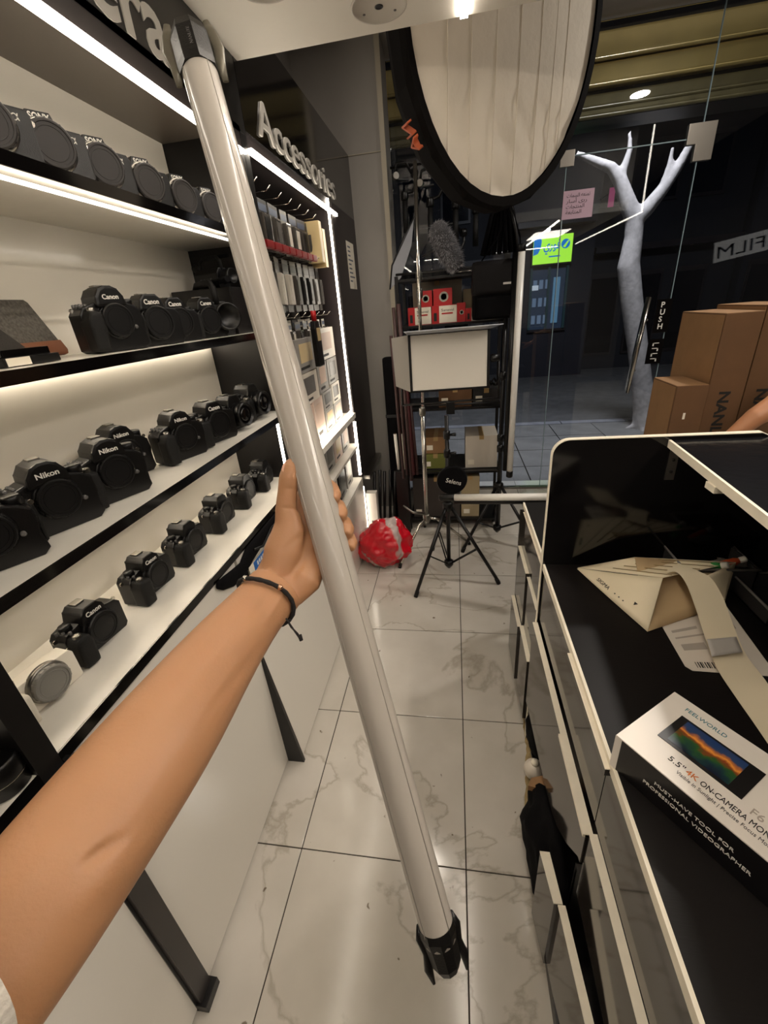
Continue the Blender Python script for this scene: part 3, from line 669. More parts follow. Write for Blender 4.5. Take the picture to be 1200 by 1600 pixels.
tube(tr, [TW(990, 345), TW(1012, 325), TW(1036, 295), TW(1060, 260), TW(1078, 226)], [.10, .085, .07, .055, .04], n=10)
tube(tr, [TW(1032, 300), TW(1045, 262), TW(1052, 228)], [.045, .035, .02], n=8)
for k in range(6):
    a = k * PI / 3; c = TW(1014, 668)
    tube(tr, [c + Vector((0, 0, .12)), c + Vector((math.cos(a) * .16, math.sin(a) * .12, .04)), c + Vector((math.cos(a) * .32, math.sin(a) * .22, -.02))], [.08, .06, .02], n=8)
remeshed('trunk', tr, BARK, .022, t, 4)
DK = mat('dark_facade', '#16161c', .7, var=.3, vscale=1.5)
for (x0, x1, yy, zt, c, lab) in ((-4, 1.2, 12.0, 6.5, '#1b1a20', 'dark building across the street at the left of the green sign'), (1.25, 3.0, 11.25, 6.5, '#191922', 'building across the street carrying the green sign'), (3.05, 6.2, 12.0, 6.5, '#15151b', 'dark building across the street behind the tree'), (6.25, 12, 11.8, 6.5, '#1a1b22', 'dark shuttered building across the street at the far right')):
    t = thing('shop_building', lab, 'building', (0, 0, 0))
    obj('facade', B(x0, x1, yy, yy + 2, -.1, zt), mat('facade_' + c[1:], c, .7, var=.25, vscale=1.5), t)
    for k in range(int((x1 - x0) / .9)):
        if 1.2 < x0 < 2: continue
        for z0 in (.3, 3.4):
            f = obj('window', B(x0 + .12 + k * .9, x0 + .80 + k * .9, yy - .04, yy, z0, z0 + 1.8 if z0 < 1 else z0 + 1.1), DARKB, t)
            obj('pane', B(x0 + .17 + k * .9, x0 + .75 + k * .9, yy - .03, yy - .045, z0 + .06, z0 + 1.7 if z0 < 1 else z0 + 1.02), BLACKG, f)
    obj('awning', B(x0 + .1, x1 - .1, yy - .35, yy, 2.5 if x0 != 1.25 else 3.05, 2.62 if x0 != 1.25 else 3.15), DARKB, t)
t = thing('green_shop_sign', 'lit lime green shop sign with blue Arabic lettering across the street', 'sign', (1.70, 11.05, 2.37))
obj('light_panel', B(0, .80, 0, .10, 0, .52, bev=.01), emis('lime_light', hexc('#9fe03a'), 1.15), t)
BL = emis('blue_sign_print', hexc('#1477c8'), .7)
obj('blue_corner', prism(bmesh.new(), [(0.005, .515), (.15, .515), (.165, .42), (.15, .30), (.10, .20), (.005, .17)], -.006, .001, 'y'), BL, t)
obj('logo_disc', lathe(bmesh.new(), [(.088, -.006), (.088, -.002)], 'y', n=28, mtx=Matrix.Translation((.655, 0, .34))), BL, t)
obj('logo_swirl', prism(bmesh.new(), [(.60, .29), (.70, .40), (.72, .39), (.65, .27)], -.010, -.006, 'y'), emis('lime_print', hexc('#9fe03a'), 1.1), t)
text('lettering', '\ufef1\ufead\ufeee\ufed3', face_ny((.21, -.004, .27)), .23, .002, BL, t, width=.34, bold=.004)
obj('small_print', B(.33, .56, -.004, -.001, .115, .14), BL, t)
obj('frame', B(-.02, .82, .02, .13, -.02, .54), BLACKL, t)
t = thing('lit_shop_window', 'bluish lit shop window under the green sign across the street', 'window', (1.72, 11.2, 1.05))
obj('interior_glow', B(0, .76, .03, .05, 0, 1.22), emis('shop_interior_light', hexc('#28394d'), .25), t)
for k in range(3): obj('frame', B(-.03 + k * .38, .02 + k * .38, -.03, .03, -.02, 1.26), mat('teal_frame', '#23484a', .5) if k == 0 else bpy.data.materials['teal_frame'], t)
obj('sill', B(-.03, .81, -.03, .06, -.05, 0), DARKB, t)
obj('poster', B(.48, .62, -.02, .02, .12, 1.05), emis('poster_light', hexc('#5c86a0'), .45), t)
for k in range(9):
    obj('goods', B(.05 + (k % 3) * .13, .13 + (k % 3) * .13, -.01, .02, .12 + (k // 3) * .36, .30 + (k // 3) * .36), emis('goods_light', hexc('#6a7f96'), .35) if k == 0 else bpy.data.materials['goods_light'], t)
obj('goods', B(.03, .16, -.02, .02, .82, .92), emis('goods_white', hexc('#c9d3da'), .5), t)
for (x, z, lab) in ((1.95, 2.97, 'small bright spotlight over the green sign'), (2.46, 3.30, 'small bright spotlight above right of the green sign')):
    t = thing('spotlight', lab, 'lamp', (x, 10.9, z)); obj('lamp_head', lathe(bmesh.new(), [(.02, 0), (.035, -.02), (.035, -.05), (.01, -.055)], 'y', n=14), emis('spot_blue_white', (.75, .9, 1), 14), t)
    obj('arm', tube(bmesh.new(), [(0, .02, 0), (0, .5, .03)], .012), BLKM, t)
t = thing('shop_flag', 'small pink lit sign beside the tree fork across the street', 'sign', tuple(TW(956, 308, 11)))
obj('panel', B(-.05, .05, 0, .04, -.16, .16), emis('pink_light', hexc('#b0456f'), .35), t)
obj('wall_arm', tube(bmesh.new(), [(0, .03, .1), (0, 1.1, .1)], .015), BLKM, t)

# faces that show only as reflections in the glass: right-hand wall unit and its board
led('wall_led_line', 'vertical LED line of the right-hand wall unit, out of frame', 2.19, 2.2, 1.955, 1.97, 2.56, 3.36)
led('wall_led_line', 'level LED line of the right-hand wall unit, out of frame', 2.19, 2.2, -1.1, 1.97, 2.55, 2.565)
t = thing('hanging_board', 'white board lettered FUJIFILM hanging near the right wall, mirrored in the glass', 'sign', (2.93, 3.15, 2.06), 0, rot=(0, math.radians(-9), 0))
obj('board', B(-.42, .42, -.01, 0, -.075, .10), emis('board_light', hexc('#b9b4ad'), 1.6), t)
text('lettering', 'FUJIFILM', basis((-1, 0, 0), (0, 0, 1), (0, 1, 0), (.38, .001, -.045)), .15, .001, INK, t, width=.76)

# ------------------------------------------------------------------ stands and rack at the window
def stand(label, x, y, ztop, crown, foot_r, angs, zhub=.12, mt=BLKM, r=.0145, name='light_stand', tilt=(0, 0)):
    t = thing(name, label, 'stand', (x, y, 0))
    obj('column', tube(bmesh.new(), [(0, 0, zhub - .04), (tilt[0], tilt[1], ztop)], [r, r * .85], n=12), mt, t)
    obj('crown', lathe(bmesh.new(), [(r * 1.6, crown - .03), (r * 2.4, crown - .02), (r * 2.4, crown + .02), (r * 1.5, crown + .03)], n=14), PLAST, t)
    obj('hub', lathe(bmesh.new(), [(r * 1.5, zhub - .03), (r * 2.2, zhub - .015), (r * 2.2, zhub + .015), (r * 1.4, zhub + .02)], n=14), PLAST, t)
    for a in angs:
        c, s = math.cos(a), math.sin(a)
        l = obj('leg', tube(bmesh.new(), [(c * .02, s * .02, crown), (c * foot_r, s * foot_r, .012)], r * .85, n=8), mt, t)
        obj('rubber_foot', tube(bmesh.new(), [(c * (foot_r - .02), s * (foot_r - .02), .04), (c * foot_r, s * foot_r, .001)], r * 1.0, n=8), RUBBER, l)
        k = .55
        for o_ in (-.008, .008):
            obj('brace', tube(bmesh.new(), [(c * .02 - s * o_, s * .02 + c * o_, zhub), (c * foot_r * k - s * o_, s * foot_r * k + c * o_, crown * (1 - k))], r * .38, n=6), mt, l)
    return t
s1 = stand('nearest black tripod light stand, legs spread on the tiles', -.05, 2.62, 1.16, .55, .36, (math.radians(232), math.radians(-18), math.radians(112)), .10)
for z in (.92, .80, 1.04):
    obj('clamp_collar', lathe(bmesh.new(), [(.014, z - .03), (.021, z - .025), (.021, z + .02), (.014, z + .03)], n=12), PLAST, s1)
    obj('knob', tube(bmesh.new(), [(.015, -.005, z), (.055, -.015, z + .004)], [.007, .012], n=8), PLAST, s1)
# panel light on it
t = thing('led_panel_light', 'flat lamp with white diffuser and open barn doors on the nearest tripod', 'lamp', (-.03, 2.66, 1.47), 0, rot=(math.radians(-3), 0, math.radians(4)))
obj('housing', B(-.235, .235, .01, .08, -.165, .165, bev=.004), BLKM, t)
obj('diffuser', B(-.22, .22, 0, .012, -.155, .155, bev=.001), mat('white_diffuser', '#e2ddd2', .5), t)
obj('frame', box(box(box(box(bmesh.new(), -.235, .235, -.004, .012, .155, .167), -.235, .235, -.004, .012, -.167, -.155), -.235, -.22, -.004, .012, -.167, .167), .22, .235, -.004, .012, -.167, .167), BLKM, t)
obj('barn_door', prism(bmesh.new(), [(-.235, .165), (.235, .165), (.28, .33), (-.25, .33)], -.006, -.003, 'y', mtx=Matrix.Translation((0, 0, .165)) @ Matrix.Rotation(math.radians(84), 4, 'X') @ Matrix.Translation((0, 0, -.165))), mat('barn_door_silver', '#b7bcc6', .35, metal=.6), t)
obj('barn_door', prism(bmesh.new(), [(-.235, -.16), (-.32, -.12), (-.33, .15), (-.235, .16)], -.008, -.005, 'y'), mat('barn_door_white', '#9a958c', .5), t)
obj('yoke', tube(tube(tube(bmesh.new(), [(-.29, .03, -.24), (.30, .03, -.235)], .007, n=8), [(-.29, .03, -.24), (-.285, .03, .0)], .007, n=8), [(.30, .03, -.235), (.29, .03, 0)], .007, n=8), BLKM, t)
obj('yoke_knob', lathe(bmesh.new(), [(.02, .24), (.024, .25), (.02, .29)], 'x', n=12), PLAST, t)
obj('bracket', B(-.02, .03, .0, .05, -.31, -.235, bev=.003), PLAST, t)
# horizontal tube light lying from the tripod to the counter
def tube_lamp(name, label, a, b, r, dark=None, caps=(.05, .05)):
    t = thing(name, label, 'lamp', (0, 0, 0)); a, b = Vector(a), Vector(b); d = (b - a).normalized()
    obj('diffuser_tube', tube(bmesh.new(), [a + d * caps[0], b - d * caps[1]], r, n=24), WTUBE2, t)
    for p, q in ((a, a + d * caps[0]), (b - d * caps[1], b)):
        if (q - p).length > .001: obj('end_cap', tube(bmesh.new(), [p, p.lerp(q, .12), p.lerp(q, .85), q], [r * .92, r * 1.12, r * 1.12, r * 1.02], n=24), PLAST, t)
    if dark: obj('rear_housing', tube(bmesh.new(), [a + d * caps[0] + Vector(dark), b - d * caps[1] + Vector(dark)], r * .82, n=16), PLAST, t)
    return t
tube_lamp('tube_light', 'white tube lamp lying level from the tripod to the counter panel', (-.10, 2.52, .655), (.62, 2.33, .735), .022, dark=(0, .004, -.028), caps=(.10, .02))
# reflector disc bag on the tripod
t = thing('reflector_disc', 'black folded reflector disc hanging on the nearest tripod, white lettering', 'reflector', (-.02, 2.57, .755), 0, rot=(0, 0, math.radians(8)))
obj('disc', lathe(bmesh.new(), [(.088, -.012), (.096, -.006), (.096, .004), (.088, .010)], 'y', n=32), BLKC, t)
obj('zip', lathe(bmesh.new(), [(.0965, -.003), (.098, 0), (.0965, .003)], 'y', n=32, cap=False), PLAST, t)
text('lettering', 'Selens', basis((math.cos(-.3), 0, math.sin(-.3)), (-math.sin(-.3), 0, math.cos(-.3)), (0, -1, 0), (-.045, -.0125, -.005)), .042, .0005, LETW, t, width=.10)

s2 = thing('chrome_stand', 'silver chrome stand with a tall thin column in front of the rack', 'stand', (-.22, 2.95, 0))
obj('column', tube(bmesh.new(), [(0, 0, .25), (.0, 0, 1.12)], .016, n=12), CHROME, s2)
obj('upper_column', tube(bmesh.new(), [(0.0, .05, 1.1), (.0, .22, 2.55)], .012, n=12), CHROME, s2)
for (z, w) in ((.30, .03), (1.12, .024), (1.85, .022), (1.95, .02)):
    obj('collar', lathe(bmesh.new(), [(w * .8, z - .03), (w, z - .02), (w, z + .02), (w * .8, z + .03)], n=12, mtx=Matrix.Translation((0, .05 + (.12 if z > 1.5 else -.05), 0))), STEEL, s2)
for (fx, fy) in ((-.20, -.26), (.33, .10), (-.05, .40)):
    l = obj('leg', tube(bmesh.new(), [(0, 0, .30), (fx * .25, fy * .25, .27), (fx, fy, .012)], .011, n=8), CHROME, s2)
    obj('rubber_foot', tube(bmesh.new(), [(fx * .97, fy * .97, .03), (fx, fy, .001)], .013, n=8), RUBBER, l)
obj('arm_knob', tube(bmesh.new(), [(-.02, -.02, .34), (-.10, -.04, .36), (-.17, -.04, .42)], [.014, .01, .006], n=8), STEEL, s2)

s3 = stand('far black tripod stand beside the upright white tube lamp', .33, 3.12, 1.85, .48, .34, (math.radians(215), math.radians(-30), math.radians(90)), .12)
for z in (.78, .86, 1.3):
    obj('clamp_collar', lathe(bmesh.new(), [(.014, z - .03), (.024, z - .025), (.024, z + .02), (.014, z + .03)], n=12), PLAST, s3)
tube_lamp('tube_light', 'white tube lamp standing upright against the black stand by the window', (.398, 3.06, .575), (.405, 3.06, 2.06), .0215, dark=(-.034, .012, 0), caps=(.05, .04))

# black metal rack with shelves
RX0, RX1, RY0, RY1 = -.39, .36, 3.32, 3.78
t = thing('metal_rack', 'black metal rack with boxes standing in front of the window', 'rack', (0, 0, 0))
for x in (RX0, RX1):
    for y in (RY0, RY1): obj('upright', B(x - .012, x + .012, y - .012, y + .012, 0, 1.97, bev=.002), BLKM, t)
for z in (.10, .53, 1.05, 1.65, 1.95):
    obj('shelf', B(RX0, RX1, RY0, RY1, z - .016, z, bev=.002), BLKM, t)
for z in (1.95, 1.05, .53): obj('front_rail', tube(bmesh.new(), [(RX0, RY0 - .015, z + .03), (RX1, RY0 - .015, z + .03)], .008), BLKM, t)
# red-and-white boxes
def redbox(x, z, w, h, label, kind):
    b = thing('light_box', label, 'box', (x, 3.36, z), 0, None)
    obj('carton', B(0, w, 0, .16, 0, h, bev=.001), RED if kind else PAPER, b)
    if kind == 1:
        obj('ring_picture', lathe(bmesh.new(), [(w * .25, -.0015), (w * .25, 0), (w * .16, 0), (w * .16, -.0015)], 'y', n=20, mtx=Matrix.Translation((w * .55, 0, h * .5))), mat('box_print_grey', '#a7a597', .5) if 'box_print_grey' not in bpy.data.materials else bpy.data.materials['box_print_grey'], b)
    else:
        obj('side_band', B(-.001, w * .3, -.0015, 0, 0, h), RED, b) if kind == 0 else obj('white_panel', B(w * .3, w, -.0015, 0, 0.004, h - .004), PAPER, b)
        obj('lamp_picture', B(w * .08, w * .2, -.003, -.0015, h * .15, h * .6), INK, b)
        text('lettering', 'Sanaval', face_ny((w * .38, -.0016, h * .66)), h * .2, .0003, INK, b, width=w * .5)
        obj('print_bar', B(w * .4, w * .85, -.0025, -.0015, h * .50, h * .58), RED, b)
for args in ((-.325, 1.65, .165, .118, 'white and red box at the left on the upper rack shelf', 2), (-.155, 1.65, .175, .118, 'red and white box in the middle of the upper rack shelf', 2), (.022, 1.65, .06, .124, 'narrow red box with a black lamp picture on the upper shelf', 1),
             (.085, 1.65, .125, .085, 'low white box at the right of the upper shelf', 0), (-.25, 1.768, .10, .10, 'small red box with ring picture on top, left', 1), (-.14, 1.768, .13, .105, 'red box with ring picture on top of the boxes, right', 1)):
    redbox(*args)
for (x0, x1, y0, y1, z0, z1, m_, lab) in ((-.30, .06, 3.54, 3.74, 1.65, 1.93, mat('carton_greyish', '#8f8776', .7), 'large plain carton behind the red boxes on the rack'), (.07, .30, 3.54, 3.74, 1.65, 1.86, mat('carton_beige', '#b3a586', .7), 'beige carton at the right behind the red boxes'),
                                        (-.12, .13, 3.36, 3.66, 1.05, 1.19, CARDB, 'brown carton on the middle rack shelf'), (.14, .34, 3.38, 3.66, 1.05, 1.17, mat('box_black', '#1d1a1a', .5), 'black case on the middle rack shelf'),
                                        (-.25, -.06, 3.40, 3.70, .665, .80, CARDL, 'small brown carton on the lower rack shelf'), (-.27, -.05, 3.38, 3.70, .53, .66, mat('carton_olive', '#6c7030', .6), 'olive and black box under the small brown carton'),
                                        (.085, .34, 3.40, 3.70, .53, .80, mat('carton_white', '#cdc4b6', .6), 'white carton at the right of the lower rack shelf'),
                                        (-.36, .04, 3.36, 3.70, .10, .46, mat('case_dark', '#3a332f', .7), 'dark case on the bottom rack shelf'), (.05, .20, 3.36, 3.70, .10, .47, mat('carton_kraft', '#a69676', .7), 'upright kraft carton on the bottom rack shelf')):
    b = thing('carton', lab, 'box', (0, 0, 0)); obj('carton_body', B(x0, x1, y0, y1, z0, z1, bev=.002), m_, b)
    obj('tape', B((x0 + x1) / 2 - .018, (x0 + x1) / 2 + .018, y0 - .001, y1, z1 - .03, z1 + .0012), mat('parcel_tape', '#a98c5c', .3) if 'parcel_tape' not in bpy.data.materials else bpy.data.materials['parcel_tape'], b)
    obj('shipping_label', B(x0 + .02, x0 + .07, y0 - .0012, y0, z0 + .03, z0 + .07), PAPER, b)
t = thing('clip_cluster', 'heap of black clamps on the middle rack shelf under the lamp', 'clamps', (0, 0, 0))
for k in range(7): obj('clamp', tube(bmesh.new(), [(.12 + k * .03, 3.34, 1.2 + .01 * (k % 3)), (.15 + k * .028, 3.36, 1.23 + .02 * (k % 2)), (.20 + k * .024, 3.35, 1.20)], .009, n=6), PLAST, t)
# fluffy microphone windshield
t = thing('microphone_windshield', 'grey furry microphone windshield hanging tilted above the rack', 'microphone', (-.045, 3.28, 2.11), 0, rot=(0, math.radians(-28), 0))
f = bmesh.new(); core = bmesh.new()
lathe(core, [(.008, -.15), (.045, -.14), (.062, -.10), (.066, 0), (.064, .09), (.048, .14), (.01, .155)], n=22)
obj('foam_core', core, mat('fur_grey', '#4b4a4c', .95, var=.3, vscale=30), t)
for k in range(2600):
    z = random.uniform(-.15, .155); a = random.uniform(0, 2 * PI)
    r = .066 * math.sqrt(max(0.02, 1 - (abs(z) / .157) ** 3.2)); p = Vector((math.cos(a) * r, math.sin(a) * r, z))
    n_ = Vector((math.cos(a), math.sin(a), z * 3)).normalized(); e = p + n_ * random.uniform(.010, .026) + Vector((random.uniform(-.01, .01), random.uniform(-.01, .01), random.uniform(-.02, .004)))
    s_ = n_.cross(Vector((random.random(), random.random(), random.random()))).normalized() * .0012
    f.faces.new([f.verts.new(p + s_), f.verts.new(p - s_), f.verts.new(e)])
fo = obj('fur', f, mat('fur_strand', '#b0afb3', .9), t); fo['kind'] = 'stuff'
obj('boom_rod', tube(bmesh.new(), [(-.16, .02, .04), (-.02, 0, .02)], .006, n=8), BLKM, t)
# black shoulder bag on the window side
t = thing('camera_bag', 'black padded camera bag hanging beside the upright white tube', 'bag', (.285, 3.15, 1.66))
obj('bag_body', B(-.165, .145, -.06, .10, 0, .28, bev=.03), BLKC, t, smooth=True)
obj('flap', B(-.17, .15, -.075, .10, .14, .335, bev=.03), mat('bag_flap', '#100c0d', .6, spec=.25, bump=.4, bscale=300), t, smooth=True)
obj('front_pocket', B(-.14, .12, -.085, -.05, .015, .13, bev=.012), BLKC, t)
obj('logo_mark', B(.02, .07, -.0775, -.0745, .195, .207), LETW, t)
obj('strap', tube(bmesh.new(), [(.13, 0, .32), (.12, .02, .45), (.06, .03, .62), (-.02, .03, .45), (-.14, .02, .30)], .018, n=8, flat=.2), BLKC, t)
t = thing('folded_softbox', 'black folded umbrella cloth gathered under the big soft light', 'umbrella', (.29, 3.3, 2.0))
for k in range(7):
    a = k * .9
    obj('cloth_fold', tube(bmesh.new(), [(.02, 0, .42), (-.05 + k * .022, .02 * math.sin(a), .25), (-.10 + k * .035, .03 * math.sin(a + 1), .04)], [.012, .022, .028], n=8, flat=.6), BLKC, t)
obj('rib', tube(bmesh.new(), [(.03, -.03, .40), (.10, -.04, .15), (.14, -.04, -.12)], .01, n=8), BLKM, t)
# gimbals and tripods hanging in the window
def gimbal(x, z, y, label, s=1, rz=0):
    t = thing('gimbal', label, 'gimbal', (x, y, z), rz, 'gimbals hanging in the window'); t.scale = (s,) * 3
    obj('grip', tube(bmesh.new(), [(0, 0, -.24), (0, 0, -.05)], [.020, .017], n=12), RUBBER, t)
    obj('pan_motor', lathe(bmesh.new(), [(.024, -.05), (.026, -.04), (.026, -.01), (.022, 0)], n=18), PLAST, t)
    obj('lower_arm', tube(bmesh.new(), [(0, 0, -.01), (.06, .0, .0), (.085, 0, .04), (.085, 0, .10)], .011, n=8), PLAST, t)
    obj('roll_motor', lathe(bmesh.new(), [(.022, .03), (.026, .035), (.026, .065), (.022, .07)], 'x', n=18, mtx=Matrix.Translation((.03, 0, .10))), PLAST, t)
    obj('upper_arm', tube(bmesh.new(), [(.06, 0, .10), (.02, 0, .16), (-.05, 0, .15), (-.06, 0, .10)], .010, n=8), PLAST, t)
    obj('tilt_motor', lathe(bmesh.new(), [(.020, -.02), (.022, -.01), (.022, .012), (.018, .016)], 'y', n=18, mtx=Matrix.Translation((-.06, 0, .085))), STEEL, t)
    obj('plate', B(-.05, .03, -.02, .02, .06, .068, bev=.001), PLAST, t)
for (x, z, lab, s) in ((-.36, 2.56, 'leftmost black gimbal hanging in the window beside the silver column', 1.1), (-.17, 2.50, 'second black gimbal in the window, above the furry microphone', 1.15),
                       (.02, 2.47, 'third black gimbal in the window with pale arm highlights', 1.2), (.17, 2.42, 'fourth black gimbal in the window under the soft light', 1.1), (.0, 2.15, 'lower black gimbal right of the furry microphone', 1.1)):
    gimbal(x, z, 3.92, lab, s, random.uniform(-.6, .6))
t = thing('hanging_rail', 'thin black rail carrying the gimbals in the window', 'rail', (0, 3.95, 2.72)); obj('rod', tube(bmesh.new(), [(-.46, 0, 0), (.5, 0, 0)], .009), BLKM, t)
t = thing('stand_base_tray', 'pale curled tray on the rack top below the gimbals', 'tray', (0, 0, 0)); obj('tray', B(.0, .26, 3.5, 3.7, 1.951, 1.965, bev=.003), BLKM, t); obj('lip', tube(bmesh.new(), [(.0, 3.49, 1.97), (.26, 3.49, 1.97)], .005), CHROME, t)
# grey fin-shaped cloth and rolled things left of the rack
t = thing('reflector_flag', 'grey triangular flag leaning left of the silver column', 'reflector', (0, 0, 0))
obj('cloth', prism(bmesh.new(), [(-.455, 1.90), (-.43, 2.05), (-.26, 2.32), (-.285, 2.16), (-.37, 1.97)], 3.45, 3.455, 'y'), mat('flag_grey', '#8a8c92', .6), t)
obj('edge', tube(bmesh.new(), [(-.455, 3.45, 1.90), (-.43, 3.45, 2.05), (-.26, 3.45, 2.32)], .006), BLKM, t)
t = thing('softbox_case', 'tall dark padded case leaning against the grey column', 'case', (-.50, 3.62, .0), 0, rot=(math.radians(-.5), 0, 0))
obj('case_body', B(-.075, .055, -.07, .07, 0, 1.42, bev=.02), BLKC, t, smooth=True); obj('strap', B(-.078, .058, -.075, .075, .94, .965, bev=.002), PLAST, t)
t = thing('rolled_background', 'brown rods and rolled backdrops bundled at the left side of the rack', 'rolls', (0, 0, 0))
for k, (x, z0, z1, m_) in enumerate(((-.385, .55, 1.78, mat('brown_rod', '#3d2523', .5)), (-.35, .50, 1.80, None), (-.415, .52, 1.60, None), (-.33, .55, 1.50, RED), (-.30, .55, 1.1, None))):
    obj('roll', tube(bmesh.new(), [(x, 3.22, z0), (x - .03, 3.26, z1)], .012 + .003 * (k % 2), n=8), bpy.data.materials['brown_rod'] if k != 3 else mat('dark_red_rod', '#4a1a1f', .5), t)
t = thing('roll_bin', 'dark bin holding the paper rolls left of the rack', 'bin', (-.435, 3.30, 0)); obj('bin_body', B(-.05, .05, -.05, .05, 0, .568, bev=.004), BLACKL, t)
for k, (x, lab) in enumerate(((-.46, 'white roll standing left of the rack'), (-.41, 'cream roll standing beside the white one'))):
    t = thing('paper_roll', lab, 'roll', (x, 3.30, .57)); obj('roll', tube(bmesh.new(), [(0, 0, 0), (-.012, 0, .30)], .013, n=12), WHITEL if k == 0 else EDGE, t); obj('end_core', tube(bmesh.new(), [(-.012, 0, .30), (-.0122, 0, .303)], .009, n=10), CARDB, t)
t = thing('tripod_bundle', 'folded black tripods standing in the corner behind the red bag', 'tripods', (0, 0, 0))
for k in range(7):
    x = -.70 + k * .045
    obj('folded_leg', tube(bmesh.new(), [(x - .02, 3.35 + .03 * (k % 2), .02), (x + .01, 3.40 + .03 * (k % 2), .52)], .013, n=8), BLKM, t)
t = thing('printed_carton', 'tall narrow white printed box standing behind the red bag', 'box', (-.69, 3.15, 0)); obj('carton', B(-.04, .045, 0, .07, 0, .42, bev=.002), mat('white_carton', '#b9b2a8', .5), t)
for k in range(3): obj('print_mark', B(-.01, .02, -.0015, 0, .08 + k * .035, .10 + k * .035), INK, t)
# red plastic bag
t = thing('plastic_bag', 'red plastic bag with a clear crumpled patch on the floor', 'bag', (-.54, 2.78, 0))
bm = bmesh.new(); bmesh.ops.create_icosphere(bm, subdivisions=5, radius=1)
for v in bm.verts:
    c = v.co.copy(); n1 = noise.noise(c * 2.2) * .16 + noise.noise(c * 6) * .09 + abs(noise.noise(c * 12)) * .07
    v.co = Vector((c.x * .20 * (1 + n1), c.y * .16 * (1 + n1), c.z * .155 * (1 + n1) + .148 + .12 * max(0, c.z) * (.5 + c.x * .4)))
    if v.co.z < .002: v.co.z = .002
mt = mat('red_plastic_film', '#c40f22', .22, coat=.4); nt = mt.node_tree; b_ = nt.nodes['Principled BSDF']
tc = nt.nodes.new('ShaderNodeTexCoord'); nz = nt.nodes.new('ShaderNodeTexNoise'); nz.inputs['Scale'].default_value = 3.2; nz.inputs['Detail'].default_value = 2; nz.inputs['Distortion'].default_value = .6
rp = nt.nodes.new('ShaderNodeValToRGB'); rp.color_ramp.elements[0].position = .50; rp.color_ramp.elements[0].color = (*hexc('#c40f22'), 1); rp.color_ramp.elements[1].position = .53; rp.color_ramp.elements[1].color = (*hexc('#b3a29c'), 1)
nt.links.new(tc.outputs['Object'], nz.inputs['Vector']); nt.links.new(nz.outputs['Fac'], rp.inputs['Fac']); nt.links.new(rp.outputs['Color'], b_.inputs['Base Color'])
obj('film', bm, mt, t, smooth=True)
obj('knot', tube(bmesh.new(), [(.04, 0, .25), (.07, .01, .30), (.11, .0, .31)], [.03, .015, .03], n=8), RED, t)

# ------------------------------------------------------------------ big soft light
t = thing('softbox_light', 'huge deep soft light with pleated cream front hanging behind the ceiling edge', 'softbox', (.215, 2.40, 2.82), 0, rot=(0, 0, math.radians(29)))
RA, RZ = .43, .63
front = bmesh.new(); NR, NS = 14, 96
cv = front.verts.new((0, -.03, 0)); prev = None
ridge = [math.radians(a) for a in range(0, 360, 22)]
for i in range(1, NR + 1):
    ring = []
    for k in range(NS):
        a = 2 * PI * k / NS; r = i / NR; x, z = RA * r * math.cos(a), RZ * r * math.sin(a)
        pl_ = sum(math.exp(-((x - sx_) / .0045) ** 2) for sx_ in (-.27, -.17, -.06, .05, .15, .225, .285)) * .006
        yv = -.03 * (1 - r ** 2)+ noise.noise(Vector((x * 7, z * 5, 0))) * .0025 + (abs(noise.noise(Vector((x * 9 + z * 6, z * 16, 3)))) * .022 if z < -.30 else 0)
        ring.append(front.verts.new((x, yv, z)))
    for k in range(NS):
        if prev is None: f_ = front.faces.new((cv, ring[(k + 1) % NS], ring[k]))
        else: f_ = front.faces.new((prev[k], prev[(k + 1) % NS], ring[(k + 1) % NS], ring[k]))
        f_.smooth = True
    prev = ring
bmesh.ops.recalc_face_normals(front, faces=front.faces)
obj('front_diffuser', front, mat('cream_diffuser_cloth', '#d9cfbf', .85, bump=.7, bscale=45, var=.04, vscale=6), t)
for sx_ in (-.27, -.17, -.06, .05, .15, .225, .285):
    zz = RZ * math.sqrt(max(0, 1 - (sx_ / RA) ** 2)) * .99
    obj('seam', tube(bmesh.new(), [(sx_, -.030 * (1 - (sx_ / RA) ** 2 - (z_ / RZ) ** 2) - .0005, z_) for z_ in [(-zz + 2 * zz * q / 14) for q in range(15)]], .0022, n=6), bpy.data.materials['cream_diffuser_cloth'], t)
shell = bmesh.new(); pr_ = None
for i, (s, yy) in enumerate(((1.0, -.012), (1.06, -.012), (1.085, .03), (1.06, .14), (.93, .28), (.68, .40), (.35, .47), (.12, .49))):
    ring = []
    for k in range(16 * 3):
        a = 2 * PI * k / 48; rr = 1 if k % 3 == 0 or i < 2 else .985
        ring.append(shell.verts.new((RA * s * rr * math.cos(a), yy, RZ * s * rr * math.sin(a))))
    if pr_:
        for k in range(48): shell.faces.new((pr_[k], pr_[(k + 1) % 48], ring[(k + 1) % 48], ring[k]))
    pr_ = ring
shell.faces.new(pr_)
bmesh.ops.recalc_face_normals(shell, faces=shell.faces)
obj('black_shell', shell, mat('softbox_black_cloth', '#0a0706', .85, spec=.1, bump=.4, bscale=200), t)
obj('lamp_mount', tube(bmesh.new(), [(0, .48, 0), (0, .62, .0)], .07, n=18), PLAST, t)
text('lettering', 'NA', basis(Vector((.45, .0, -.75)).normalized(), (0, 1, 0), Vector((-.75, 0, -.45)).normalized(), (-.425, .04, -.36)), .075, .012, mat('orange_print', '#b4532a', .6), t)

